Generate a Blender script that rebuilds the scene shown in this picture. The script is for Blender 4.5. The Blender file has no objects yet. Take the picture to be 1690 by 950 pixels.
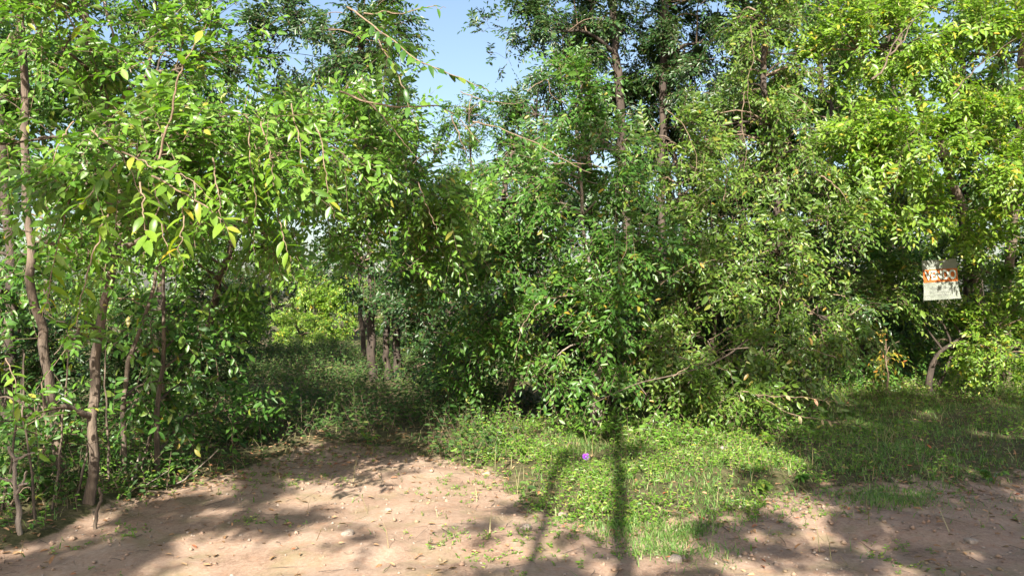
import bpy, bmesh, math, random
import numpy as np
from mathutils import Matrix, Vector

# ------------------------------------------------------------------ camera, world, sun, exposure
S = bpy.context.scene
C = bpy.context.collection
R = math.radians
rng = np.random.default_rng(7)
random.seed(7)
F, CX, HY, CH = 1330.0, 845.0, 490.0, 1.65      # focal length in photo pixels, centre, horizon row, eye height

cam_d = bpy.data.cameras.new('camera')
cam = bpy.data.objects.new('camera', cam_d)
C.objects.link(cam)
cam_d.sensor_width = 36.0
cam_d.lens = 36.0 * F / 1690.0
cam_d.clip_start = 0.05
cam_d.clip_end = 2000
cam.location = (0, 0, CH)
cam.rotation_euler = (R(90.65), 0, 0)
S.camera = cam

SUN_EL = R(34)
SHADOW_AZ = R(7)                                 # shadows run forward and slightly to +X
w = bpy.data.worlds.new("World")
S.world = w
w.use_nodes = True
nt = w.node_tree
sky = nt.nodes.new('ShaderNodeTexSky')
sky.sky_type = 'NISHITA'
sky.sun_disc = False
sky.sun_elevation = SUN_EL
sky.sun_rotation = math.pi + SHADOW_AZ
sky.air_density = 1.1
sky.dust_density = 2.5
sky.ozone_density = 1.0
bg = nt.nodes['Background']
bg.inputs['Strength'].default_value = 0.064
nt.links.new(sky.outputs[0], bg.inputs['Color'])

sun_d = bpy.data.lights.new('sun', 'SUN')
sun = bpy.data.objects.new('sun', sun_d)
C.objects.link(sun)
sun_d.energy = 5.0
sun_d.angle = R(0.53)
sun_d.color = (1.0, 0.94, 0.82)
sh_dir = Vector((math.sin(SHADOW_AZ) * math.cos(SUN_EL), math.cos(SHADOW_AZ) * math.cos(SUN_EL), -math.sin(SUN_EL)))
sun.rotation_euler = sh_dir.to_track_quat('-Z', 'Y').to_euler()
sun.location = (0, 0, 30)

S.view_settings.view_transform = 'Standard'
S.view_settings.look = 'None'
S.view_settings.exposure = 1.86
S.view_settings.gamma = 1.0
S.cycles.max_bounces = 7
S.cycles.diffuse_bounces = 1
S.cycles.glossy_bounces = 2
S.cycles.transmission_bounces = 4
S.cycles.use_adaptive_sampling = True

# ------------------------------------------------------------------ helpers
def at(px, py, d):
    """photo pixel + distance -> world point"""
    return np.array([(px - CX) / F * d, d, CH - (py - HY) / F * d])

def gd(py):
    return CH * F / (py - HY)

def on_ground(px, py):
    d = gd(py)
    x = (px - CX) / F * d
    return np.array([x, d, hgt(x, d)])

def smooth(a, b, x):
    t = np.clip((x - a) / (b - a), 0, 1)
    return t * t * (3 - 2 * t)

def wav(x, y, s, seed):
    r = np.random.default_rng(seed)
    v = 0
    for k in range(7):
        a = r.uniform(0, 6.28); f = s * r.uniform(0.6, 1.7); p = r.uniform(0, 6.28)
        v = v + np.sin((x * math.cos(a) + y * math.sin(a)) * f + p)
    return v / 7 ** 0.5 / 1.0

DIRT = [(-900, 960), (0, 905), (90, 872), (190, 822), (300, 792), (420, 768), (520, 748), (640, 738), (740, 742), (800, 768), (850, 800),
        (905, 835), (985, 858), (1090, 862), (1180, 846), (1260, 832), (1340, 812), (1430, 798), (1540, 792), (1690, 782), (2600, 760)]
def poly_world():
    p = []
    for px, py in DIRT:
        d = gd(py)
        p.append(((px - CX) / F * d, d))
    return np.array(p)
DP = poly_world()
def edge_y(x):
    return np.interp(x, DP[:, 0], DP[:, 1])
def dirt_amount(x, y):
    """1 on the bare track, 0 in the vegetation (softened)"""
    return smooth(0.45, -0.45, y - edge_y(x) + 0.35 * wav(x, y, 3.0, 3) * 0.8)
def hgt(x, y):
    rut = lambda c, wd: np.exp(-((y - (c + 0.10 * x + 0.12 * wav(x, y, 0.8, 9))) / wd) ** 2)
    return 0.035 * wav(x, y, 0.9, 1) + 0.012 * wav(x, y, 4.0, 2) + 0.008 * wav(x, y, 13.0, 4) - 0.035 * rut(5.0, 0.16) - 0.03 * rut(6.55, 0.15) * smooth(0.5, 2.5, x) + 0.07 * smooth(-0.2, 0.9, y - edge_y(x))

def newmesh(name, verts, quads, mats, parent=None, mat_index=None, attrs=None, smooth_shade=False, tris=None):
    me = bpy.data.meshes.new(name)
    verts = np.ascontiguousarray(verts, dtype=np.float32)
    quads = np.ascontiguousarray(quads, dtype=np.int32)
    k = quads.shape[1]
    me.vertices.add(len(verts))
    me.vertices.foreach_set('co', verts.ravel())
    me.loops.add(quads.size)
    me.loops.foreach_set('vertex_index', quads.ravel())
    me.polygons.add(len(quads))
    me.polygons.foreach_set('loop_start', np.arange(0, quads.size, k, dtype=np.int32))
    for m in mats:
        me.materials.append(m)
    if mat_index is not None:
        me.polygons.foreach_set('material_index', np.ascontiguousarray(mat_index, dtype=np.int32))
    if smooth_shade:
        me.polygons.foreach_set('use_smooth', np.ones(len(quads), dtype=bool))
    for an, (dom, vals) in (attrs or {}).items():
        a = me.attributes.new(an, 'FLOAT', dom)
        a.data.foreach_set('value', np.ascontiguousarray(vals, dtype=np.float32))
    me.update(calc_edges=True)
    o = bpy.data.objects.new(name, me)
    C.objects.link(o)
    if parent is not None:
        o.parent = parent
        o.matrix_parent_inverse = Matrix.Identity(4)
    return o

def thing(name, label, cat, loc, group=None):
    o = bpy.data.objects.new(name, None)
    C.objects.link(o)
    o.location = loc
    o.empty_display_size = 0.2
    tag(o, label, cat, group)
    return o

def tag(o, label=None, cat=None, group=None, kind=None):
    if label: o['label'] = label
    if cat: o['category'] = cat
    if group: o['group'] = group
    if kind: o['kind'] = kind
    return o

def bm_obj(name, bm, mat, parent=None, sm=False):
    me = bpy.data.meshes.new(name)
    bm.to_mesh(me); bm.free()
    me.materials.append(mat)
    if sm:
        me.polygons.foreach_set('use_smooth', np.ones(len(me.polygons), dtype=bool))
    o = bpy.data.objects.new(name, me)
    C.objects.link(o)
    if parent is not None:
        o.parent = parent
    return o

def curve_pts(pts, n, jit=0.0, seed=0):
    """Catmull-Rom through pts with optional wobble"""
    pts = np.asarray(pts, float)
    P = np.vstack([2 * pts[0] - pts[1], pts, 2 * pts[-1] - pts[-2]])
    out = []
    m = len(pts) - 1
    for u in np.linspace(0, m, n):
        i = min(int(u), m - 1); t = u - i
        p0, p1, p2, p3 = P[i], P[i + 1], P[i + 2], P[i + 3]
        out.append(0.5 * (2 * p1 + (p2 - p0) * t + (2 * p0 - 5 * p1 + 4 * p2 - p3) * t * t + (3 * p1 - p0 - 3 * p2 + p3) * t ** 3))
    out = np.array(out)
    if jit:
        r = np.random.default_rng(seed)
        j = r.normal(0, jit, out.shape); j[0] = 0
        j = (j + np.roll(j, 1, 0)) / 2; j[0] = 0
        out = out + j
    return out

def tube(pts, r0, r1, sides=8, rough=0.0, seed=0):
    """-> verts, quads for a tapered tube along pts"""
    pts = np.asarray(pts, float)
    n = len(pts)
    T = np.gradient(pts, axis=0)
    T /= np.linalg.norm(T, axis=1)[:, None] + 1e-9
    ref = np.array([0.31, 0.95, 0.1]) if abs(T[0] @ np.array([0.31, 0.95, 0.1])) < 0.9 else np.array([1.0, 0, 0])
    A = np.cross(T, ref); A /= np.linalg.norm(A, axis=1)[:, None] + 1e-9
    B = np.cross(T, A)
    rad = np.linspace(r0, r1, n) if np.isscalar(r0) else np.asarray(r0)
    ang = np.arange(sides) * 2 * math.pi / sides
    rr = rad[:, None] * np.ones((n, sides))
    if rough:
        r = np.random.default_rng(seed)
        rr = rr * (1 + rough * r.normal(0, 1, (n, sides)))
    V = pts[:, None, :] + rr[:, :, None] * (np.cos(ang)[None, :, None] * A[:, None, :] + np.sin(ang)[None, :, None] * B[:, None, :])
    V = V.reshape(-1, 3)
    i = np.arange(n - 1)[:, None] * sides; j = np.arange(sides)[None, :]; jn = (j + 1) % sides
    Q = np.stack([i + j, i + jn, i + sides + jn, i + sides + j], -1).reshape(-1, 4)
    return V, Q

def join(parts):
    V, Q, off = [], [], 0
    for v, q in parts:
        V.append(v); Q.append(q + off); off += len(v)
    return np.vstack(V), np.vstack(Q)

# ------------------------------------------------------------------ materials
def mat(name):
    m = bpy.data.materials.new(name)
    m.use_nodes = True
    n = m.node_tree.nodes
    return m, n, m.node_tree.links, n['Principled BSDF']

def ramp(n, stops):
    r = n.new('ShaderNodeValToRGB')
    e = r.color_ramp.elements
    while len(e) < len(stops): e.new(0.5)
    for x, (p, c) in zip(e, stops):
        x.position = p; x.color = (*c, 1)
    return r

def leaf_mat(name, stops, trans=0.33, tcol=(1.6, 1.9, 0.55), rough=0.38):
    m, n, l, b = mat(name)
    at_ = n.new('ShaderNodeAttribute'); at_.attribute_name = 'rnd'
    oi = n.new('ShaderNodeObjectInfo')
    add = n.new('ShaderNodeMath'); add.operation = 'ADD'
    l.new(at_.outputs['Fac'], add.inputs[0]); l.new(oi.outputs['Random'], add.inputs[1])
    fr = n.new('ShaderNodeMath'); fr.operation = 'FRACT'
    l.new(add.outputs[0], fr.inputs[0])
    r = ramp(n, stops)
    l.new(fr.outputs[0], r.inputs[0])
    # fine blotches over each blade, paler underside
    tc = n.new('ShaderNodeTexCoord')
    nz = n.new('ShaderNodeTexNoise'); nz.inputs['Scale'].default_value = 60
    l.new(tc.outputs['Object'], nz.inputs['Vector'])
    mx = n.new('ShaderNodeMix'); mx.data_type = 'RGBA'; mx.blend_type = 'MULTIPLY'
    mr = n.new('ShaderNodeMapRange'); mr.inputs[1].default_value = 0.3; mr.inputs[2].default_value = 0.7; mr.inputs[3].default_value = 0.75; mr.inputs[4].default_value = 1.2
    l.new(nz.outputs[0], mr.inputs[0])
    mx.inputs[0].default_value = 1
    l.new(r.outputs[0], mx.inputs[6]); l.new(mr.outputs[0], mx.inputs[7])
    geo = n.new('ShaderNodeNewGeometry')
    und = n.new('ShaderNodeMix'); und.data_type = 'RGBA'
    pale = n.new('ShaderNodeMix'); pale.data_type = 'RGBA'; pale.inputs[0].default_value = 0.35
    pale.inputs[7].default_value = (0.13, 0.19, 0.07, 1)
    l.new(mx.outputs[2], pale.inputs[6])
    l.new(geo.outputs['Backfacing'], und.inputs[0])
    l.new(mx.outputs[2], und.inputs[6]); l.new(pale.outputs[2], und.inputs[7])
    l.new(und.outputs[2], b.inputs['Base Color'])
    b.inputs['Roughness'].default_value = rough
    b.inputs['Specular IOR Level'].default_value = 0.42
    tr = n.new('ShaderNodeBsdfTranslucent')
    tm = n.new('ShaderNodeMix'); tm.data_type = 'RGBA'; tm.blend_type = 'MULTIPLY'; tm.inputs[0].default_value = 1
    tm.clamp_result = False
    tm.inputs[7].default_value = (*tcol, 1)
    l.new(mx.outputs[2], tm.inputs[6]); l.new(tm.outputs[2], tr.inputs['Color'])
    ms = n.new('ShaderNodeMixShader'); ms.inputs[0].default_value = trans
    l.new(b.outputs[0], ms.inputs[1]); l.new(tr.outputs[0], ms.inputs[2])
    l.new(ms.outputs[0], n['Material Output'].inputs['Surface'])
    return m

M = {}
M['fresh'] = leaf_mat('fresh_leaf', [(0, (0.0574, 0.1326, 0.016)), (0.45, (0.0943, 0.1938, 0.022)), (0.85, (0.1312, 0.2397, 0.03)), (0.97, (0.1558, 0.2550, 0.04)), (1, (0.27, 0.24, 0.04))])
M['mid'] = leaf_mat('mid_green_leaf', [(0, (0.0328, 0.0900, 0.014)), (0.5, (0.0590, 0.1400, 0.02)), (0.9, (0.0943, 0.1850, 0.03)), (0.975, (0.1640, 0.2100, 0.03)), (1, (0.3, 0.2, 0.03))])
M['olive'] = leaf_mat('olive_leaf', [(0, (0.05, 0.1, 0.016)), (0.55, (0.09, 0.16, 0.024)), (0.9, (0.135, 0.205, 0.032)), (0.985, (0.2, 0.21, 0.04)), (1, (0.3, 0.18, 0.03))])
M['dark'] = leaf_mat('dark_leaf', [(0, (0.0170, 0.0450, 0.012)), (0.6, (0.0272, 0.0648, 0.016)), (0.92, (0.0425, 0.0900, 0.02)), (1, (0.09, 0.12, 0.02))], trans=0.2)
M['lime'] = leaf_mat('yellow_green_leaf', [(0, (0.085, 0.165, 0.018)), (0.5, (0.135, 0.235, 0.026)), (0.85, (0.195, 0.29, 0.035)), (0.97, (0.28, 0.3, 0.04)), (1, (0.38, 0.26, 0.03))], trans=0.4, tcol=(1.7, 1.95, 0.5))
M['yellow'] = leaf_mat('autumn_leaf', [(0, (0.08, 0.14, 0.02)), (0.45, (0.2, 0.2, 0.03)), (0.8, (0.36, 0.23, 0.03)), (1, (0.34, 0.12, 0.04))], trans=0.35, tcol=(1.4, 1.2, 0.5))
M['blush'] = leaf_mat('faded_leaf', [(0, (0.3, 0.3, 0.12)), (0.5, (0.42, 0.33, 0.16)), (1, (0.5, 0.28, 0.18))], trans=0.35, tcol=(1.3, 1.1, 0.6))
M['grass'] = leaf_mat('grass_blade', [(0, (0.0484, 0.1383, 0.018)), (0.55, (0.0969, 0.2022, 0.03)), (0.85, (0.1615, 0.2554, 0.06)), (1, (0.3610, 0.3584, 0.16))], trans=0.35, rough=0.5)
M['weed'] = leaf_mat('weed_leaf', [(0, (0.0484, 0.1254, 0.015)), (0.4, (0.1050, 0.2090, 0.022)), (0.85, (0.1615, 0.2717, 0.035)), (1, (0.3230, 0.3300, 0.08))], trans=0.4)
M['shade_toned_weed'] = leaf_mat('shade_toned_undergrowth', [(0, (0.021, 0.056, 0.01)), (0.6, (0.04, 0.088, 0.014)), (0.95, (0.08, 0.14, 0.02)), (1, (0.15, 0.15, 0.04))], trans=0.3, rough=0.75)  # leaf colour darkened to stand in for the clearing's shade
M['litter'] = leaf_mat('dry_leaf', [(0, (0.16, 0.08, 0.035)), (0.5, (0.28, 0.16, 0.08)), (0.85, (0.4, 0.26, 0.14)), (1, (0.3, 0.08, 0.03))], trans=0.1, tcol=(1, 0.9, 0.7), rough=0.8)

M['straw'] = leaf_mat('straw_blade', [(0, (0.2, 0.16, 0.06)), (0.6, (0.36, 0.29, 0.14)), (1, (0.46, 0.38, 0.22))], trans=0.25, tcol=(1, 1, 0.8), rough=0.7)

def bark_mat(name, c0, c1, scale=14):
    m, n, l, b = mat(name)
    tc = n.new('ShaderNodeTexCoord')
    mp = n.new('ShaderNodeMapping'); mp.inputs['Scale'].default_value = (1, 1, 0.22)
    l.new(tc.outputs['Object'], mp.inputs[0])
    nz = n.new('ShaderNodeTexNoise'); nz.inputs['Scale'].default_value = scale; nz.inputs['Detail'].default_value = 7; nz.inputs['Roughness'].default_value = 0.65
    l.new(mp.outputs[0], nz.inputs['Vector'])
    r = ramp(n, [(0.3, c0), (0.68, c1)])
    l.new(nz.outputs[0], r.inputs[0]); l.new(r.outputs[0], b.inputs['Base Color'])
    nz2 = n.new('ShaderNodeTexNoise'); nz2.inputs['Scale'].default_value = scale * 4; nz2.inputs['Detail'].default_value = 5
    l.new(mp.outputs[0], nz2.inputs['Vector'])
    bp = n.new('ShaderNodeBump'); bp.inputs['Strength'].default_value = 0.7; bp.inputs['Distance'].default_value = 0.015
    l.new(nz2.outputs[0], bp.inputs['Height']); l.new(bp.outputs[0], b.inputs['Normal'])
    b.inputs['Roughness'].default_value = 0.9
    return m
M['bark'] = bark_mat('grey_brown_bark', (0.03, 0.022, 0.016), (0.16, 0.118, 0.086), 20)
M['bark_pale'] = bark_mat('pale_bark', (0.1, 0.08, 0.065), (0.34, 0.28, 0.23), 24)
M['bark_dark'] = bark_mat('silhouette_dark_bark', (0.018, 0.013, 0.01), (0.075, 0.054, 0.04))  # colour lowered so sunlit stems read as shaded silhouettes
M['twig'] = bark_mat('twig_bark', (0.1, 0.066, 0.04), (0.25, 0.18, 0.125), 30)
M['stone'] = bark_mat('stone', (0.18, 0.14, 0.11), (0.36, 0.3, 0.25), 25)

def earth_mat():
    m, n, l, b = mat('earth')
    tc = n.new('ShaderNodeTexCoord')
    a = n.new('ShaderNodeAttribute'); a.attribute_name = 'dirt'
    def noise(s, d=6, rgh=0.6):
        x = n.new('ShaderNodeTexNoise'); x.inputs['Scale'].default_value = s; x.inputs['Detail'].default_value = d; x.inputs['Roughness'].default_value = rgh
        l.new(tc.outputs['Object'], x.inputs['Vector'])
        return x
    n1 = noise(1.6, 8, 0.72); n2 = noise(9); n3 = noise(38, 7, 0.8); n4 = noise(260, 2)
    dirt = ramp(n, [(0.34, (0.13, 0.078, 0.052)), (0.45, (0.27, 0.18, 0.128)), (0.54, (0.355, 0.25, 0.185)), (0.66, (0.46, 0.35, 0.275))])
    mixn = n.new('ShaderNodeMath'); mixn.operation = 'ADD'
    m1 = n.new('ShaderNodeMath'); m1.operation = 'MULTIPLY'; m1.inputs[1].default_value = 0.5
    l.new(n1.outputs[0], m1.inputs[0])
    m2 = n.new('ShaderNodeMath'); m2.operation = 'MULTIPLY'; m2.inputs[1].default_value = 0.5
    l.new(n3.outputs[0], m2.inputs[0])
    l.new(m1.outputs[0], mixn.inputs[0]); l.new(m2.outputs[0], mixn.inputs[1])
    l.new(mixn.outputs[0], dirt.inputs[0])
    # reddish crumbs and greenish moss film
    red = ramp(n, [(0.55, (0, 0, 0)), (0.68, (1, 1, 1))]); l.new(n2.outputs[0], red.inputs[0])
    mr = n.new('ShaderNodeMix'); mr.data_type = 'RGBA'; mr.inputs[7].default_value = (0.34, 0.2, 0.13, 1)
    mm = n.new('ShaderNodeMath'); mm.operation = 'MULTIPLY'; mm.inputs[1].default_value = 0.7
    l.new(red.outputs[0], mm.inputs[0]); l.new(mm.outputs[0], mr.inputs[0]); l.new(dirt.outputs[0], mr.inputs[6])
    moss = ramp(n, [(0.5, (0, 0, 0)), (0.66, (1, 1, 1))])
    n5 = noise(2.6, 8, 0.7); l.new(n5.outputs[0], moss.inputs[0])
    mo = n.new('ShaderNodeMix'); mo.data_type = 'RGBA'; mo.inputs[7].default_value = (0.2, 0.175, 0.09, 1)
    mo2 = n.new('ShaderNodeMath'); mo2.operation = 'MULTIPLY'; mo2.inputs[1].default_value = 0.55
    l.new(moss.outputs[0], mo2.inputs[0]); l.new(mo2.outputs[0], mo.inputs[0]); l.new(mr.outputs[2], mo.inputs[6])
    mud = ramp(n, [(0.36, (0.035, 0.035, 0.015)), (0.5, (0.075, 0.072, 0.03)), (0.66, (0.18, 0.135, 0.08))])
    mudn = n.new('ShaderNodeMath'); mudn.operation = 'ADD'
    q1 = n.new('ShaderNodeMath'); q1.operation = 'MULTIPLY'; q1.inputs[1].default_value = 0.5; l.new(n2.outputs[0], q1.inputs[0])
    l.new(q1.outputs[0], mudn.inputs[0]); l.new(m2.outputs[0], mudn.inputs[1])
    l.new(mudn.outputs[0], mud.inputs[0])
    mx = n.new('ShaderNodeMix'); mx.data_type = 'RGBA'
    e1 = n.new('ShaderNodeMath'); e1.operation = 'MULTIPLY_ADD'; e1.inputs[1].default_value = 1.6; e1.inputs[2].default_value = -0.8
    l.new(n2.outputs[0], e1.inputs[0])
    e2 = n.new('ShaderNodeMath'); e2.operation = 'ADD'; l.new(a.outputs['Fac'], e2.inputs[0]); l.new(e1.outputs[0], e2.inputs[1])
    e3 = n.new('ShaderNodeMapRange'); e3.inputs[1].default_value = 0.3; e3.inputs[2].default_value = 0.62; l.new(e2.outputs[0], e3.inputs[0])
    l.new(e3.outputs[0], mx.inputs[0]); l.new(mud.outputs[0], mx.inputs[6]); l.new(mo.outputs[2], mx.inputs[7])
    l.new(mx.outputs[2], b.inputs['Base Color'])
    b.inputs['Roughness'].default_value = 0.95
    b.inputs['Specular IOR Level'].default_value = 0.2
    ad = n.new('ShaderNodeMath'); ad.operation = 'ADD'
    l.new(n3.outputs[0], ad.inputs[0]); 
    k = n.new('ShaderNodeMath'); k.operation = 'MULTIPLY'; k.inputs[1].default_value = 0.4
    l.new(n4.outputs[0], k.inputs[0]); l.new(k.outputs[0], ad.inputs[1])
    bp = n.new('ShaderNodeBump'); bp.inputs['Strength'].default_value = 0.8; bp.inputs['Distance'].default_value = 0.014
    l.new(ad.outputs[0], bp.inputs['Height']); l.new(bp.outputs[0], b.inputs['Normal'])
    return m
M['earth'] = earth_mat()

def plain(name, col, rough=0.6, trans=0.0):
    m, n, l, b = mat(name)
    tc = n.new('ShaderNodeTexCoord')
    nz = n.new('ShaderNodeTexNoise'); nz.inputs['Scale'].default_value = 9; nz.inputs['Detail'].default_value = 6
    l.new(tc.outputs['Object'], nz.inputs['Vector'])
    mr = n.new('ShaderNodeMapRange'); mr.inputs[1].default_value = 0.3; mr.inputs[2].default_value = 0.7; mr.inputs[3].default_value = 0.72; mr.inputs[4].default_value = 1.08
    l.new(nz.outputs[0], mr.inputs[0])
    mx = n.new('ShaderNodeMix'); mx.data_type = 'RGBA'; mx.blend_type = 'MULTIPLY'; mx.inputs[0].default_value = 1
    mx.inputs[6].default_value = (*col, 1)
    l.new(mr.outputs[0], mx.inputs[7]); l.new(mx.outputs[2], b.inputs['Base Color'])
    b.inputs['Roughness'].default_value = rough
    return m
M['sign_white'] = plain('shade_greyed_white_plastic', (0.32, 0.35, 0.29))  # white greyed in its colour to stand in for shade on the sign
M['sign_orange'] = plain('orange_print', (0.7, 0.17, 0.012))
M['sign_grey'] = plain('faded_grey_print', (0.3, 0.32, 0.28))
M['petal'] = plain('violet_petal', (0.3, 0.05, 0.6))
M['petal_eye'] = plain('pale_flower_throat', (0.8, 0.65, 0.8))
M['tie'] = plain('tie_wire', (0.2, 0.18, 0.16))

# ------------------------------------------------------------------ ground and track (one grid cut into two pieces)
def axis(lo, hi, fine_lo, fine_hi, step):
    a = list(np.arange(fine_lo, fine_hi + 1e-6, step))
    s = step
    while a[-1] < hi:
        s *= 1.25; a.append(a[-1] + s)
    s = step
    while a[0] > lo:
        s *= 1.25; a.insert(0, a[0] - s)
    return np.array(a)
gx = axis(-300, 300, -9, 11, 0.11)
gy = axis(-120, 900, -1.5, 16, 0.11)
X, Y = np.meshgrid(gx, gy)
fade = smooth(90, 40, np.hypot(X, Y))
Z = hgt(X, Y) * fade
D = dirt_amount(X, Y)
fine = np.random.default_rng(5).normal(0, 0.004, X.shape)
V = np.stack([X, Y, Z + fine * fade], -1).reshape(-1, 3)
nx = len(gx)
ii, jj = np.meshgrid(np.arange(len(gy) - 1), np.arange(nx - 1), indexing='ij')
Q = np.stack([ii * nx + jj, ii * nx + jj + 1, (ii + 1) * nx + jj + 1, (ii + 1) * nx + jj], -1).reshape(-1, 4)
qd = D.reshape(-1)[Q].mean(1)
qc = V[Q].mean(1)
on_track = (qd > 0.5) & (qc[:, 1] > -8) & (np.abs(qc[:, 0]) < 60)
for nm, sel in (('ground', ~on_track), ('dirt_track', on_track)):
    used = np.unique(Q[sel])
    remap = np.full(len(V), -1); remap[used] = np.arange(len(used))
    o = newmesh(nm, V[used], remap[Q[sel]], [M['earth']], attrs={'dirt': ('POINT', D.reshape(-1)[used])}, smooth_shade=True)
    tag(o, kind='structure')

# ------------------------------------------------------------------ leaves and sprigs
LV = np.array([[0, 0, 0], [0.27, 0.19, 0.05], [0.66, 0.165, 0.03], [1, 0, -0.10], [0.66, -0.165, 0.03], [0.27, -0.19, 0.05]])
LQ = np.array([[0, 3, 2, 1], [0, 5, 4, 3]])
# finer blade used for the leaves that are objects of their own
def leaf_mesh(name, m, curl, wid=1.0):
    xs = [0, 0.16, 0.42, 0.7, 0.9, 1.0]
    ws = [0.012, 0.13, 0.205, 0.16, 0.065, 0.0]
    vs, fs = [], []
    for x, h in zip(xs, ws):
        z = -curl * x * x
        vs += [(x, h * wid, z + 0.28 * h), (x, 0, z), (x, -h * wid, z + 0.28 * h)]
    for i in range(len(xs) - 1):
        a = i * 3
        fs += [(a, a + 1, a + 4, a + 3), (a + 1, a + 2, a + 5, a + 4)]
    vs = [(-0.1, 0.0, 0.02)] + vs
    fs = [tuple(k + 1 for k in f) for f in fs] + [(0, 2, 1), (0, 3, 2)]
    me = bpy.data.meshes.new(name)
    me.from_pydata(vs, [], fs)
    me.materials.append(m)
    me.polygons.foreach_set('use_smooth', np.ones(len(me.polygons), dtype=bool))
    me.update()
    return me
_leaf_cache = {}
def leaf_meshes(mname):
    if mname not in _leaf_cache:
        _leaf_cache[mname] = [leaf_mesh('leaf', M[mname], c, wd) for c, wd in ((0.12, 1), (0.42, 0.85), (0.02, 1.12), (0.24, 1.0))]
    return _leaf_cache[mname]

def norm(a):
    return a / (np.linalg.norm(a, axis=-1, keepdims=True) + 1e-9)

def frames(d, up):
    """rotation matrices with x along d and z near up"""
    d = norm(d)
    s = norm(np.cross(up, d))
    u = np.cross(d, s)
    return np.stack([d, s, u], -1)

class Sprigs:
    """collects leaf frames and stem tubes"""
    def __init__(self, leaf_len=0.085, n=11, length=0.42, droop=0.35, flat=0.28):
        self.pos, self.rot, self.size, self.stems = [], [], [], []
        self.ll, self.n, self.len, self.droop, self.flat = leaf_len, n, length, droop, flat

    def add(self, o, d, up, scale=None, stem=True, r=0.0028, n=None, length=None):
        """N sprigs at o (N,3) heading d with upper side up"""
        N = len(o)
        if N == 0: return
        n = n or self.n
        L = (length or self.len) * (rng.uniform(0.65, 1.25, N) if scale is None else scale)
        d = norm(d)
        t = np.linspace(0.12, 1.0, n)
        Rm = frames(d, up)
        # stem: bends down under gravity
        g = np.array([0, 0, -1.0])
        def pt(tt):
            return o[:, None, :] + (d[:, None, :] * tt[None, :, None] + g * (self.droop * tt[None, :, None] ** 2)) * L[:, None, None]
        P = pt(t)
        side = np.where(np.arange(n) % 2 == 0, 1.0, -1.0)
        S_ = Rm[:, :, 1]; U = Rm[:, :, 2]
        tang = norm(d[:, None, :] + g * (2 * self.droop * t[None, :, None]))
        a = rng.normal(math.radians(58), 0.22, (N, n)); a[:, -1] = rng.normal(0, 0.2, N)
        ld = tang * np.cos(a)[..., None] + S_[:, None, :] * (np.sin(a) * side[None, :])[..., None]
        ld = ld + g * rng.uniform(-0.1, 0.34, (N, n, 1)) + rng.normal(0, 0.16, (N, n, 3))
        lu = U[:, None, :] + rng.normal(0, self.flat, (N, n, 3))
        LR = frames(ld.reshape(-1, 3), lu.reshape(-1, 3))
        sz = self.ll * rng.normal(1, 0.24, (N, n)).clip(0.4, 1.6) * np.interp(t, [0, 0.5, 1], [0.8, 1.05, 0.78])[None, :]
        keep = rng.random(N * n) < 0.93
        self.pos.append(P.reshape(-1, 3)[keep]); self.rot.append(LR[keep]); self.size.append(sz.reshape(-1)[keep])
        if stem:
            ts = np.array([0, 0.95])
            c = pt(ts)
            rad = np.array([r, r * 0.4])
            ang = np.arange(3) * 2 * math.pi / 3
            V = c[:, :, None, :] + rad[None, :, None, None] * (np.cos(ang)[None, None, :, None] * S_[:, None, None, :] + np.sin(ang)[None, None, :, None] * U[:, None, None, :])
            V = V.reshape(-1, 3)
            q = []
            for s in range(1):
                for k in range(3):
                    k2 = (k + 1) % 3
                    q.append([s * 3 + k, s * 3 + k2, s * 3 + 3 + k2, s * 3 + 3 + k])
            Qs = (np.arange(N)[:, None, None] * 6 + np.array(q)[None]).reshape(-1, 4)
            self.stems.append((V, Qs))

    def arrays(self):
        return np.vstack(self.pos), np.vstack(self.rot), np.concatenate(self.size)

def leaf_batch(pos, rot, size):
    n = len(pos)
    v = LV[None] * size[:, None, None]
    v = v * np.array([1, 1, 1.0])
    z = rng.uniform(-0.12, 0.04, n) * size
    v = v.copy(); v[:, 3, 2] += z; v[:, :, 1] *= rng.uniform(0.85, 1.15, (n, 1))
    V = np.einsum('nij,nkj->nki', rot, v) + pos[:, None, :]
    Qs = (np.arange(n)[:, None, None] * 6 + LQ[None]).reshape(-1, 4)
    return V.reshape(-1, 3), Qs

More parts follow.
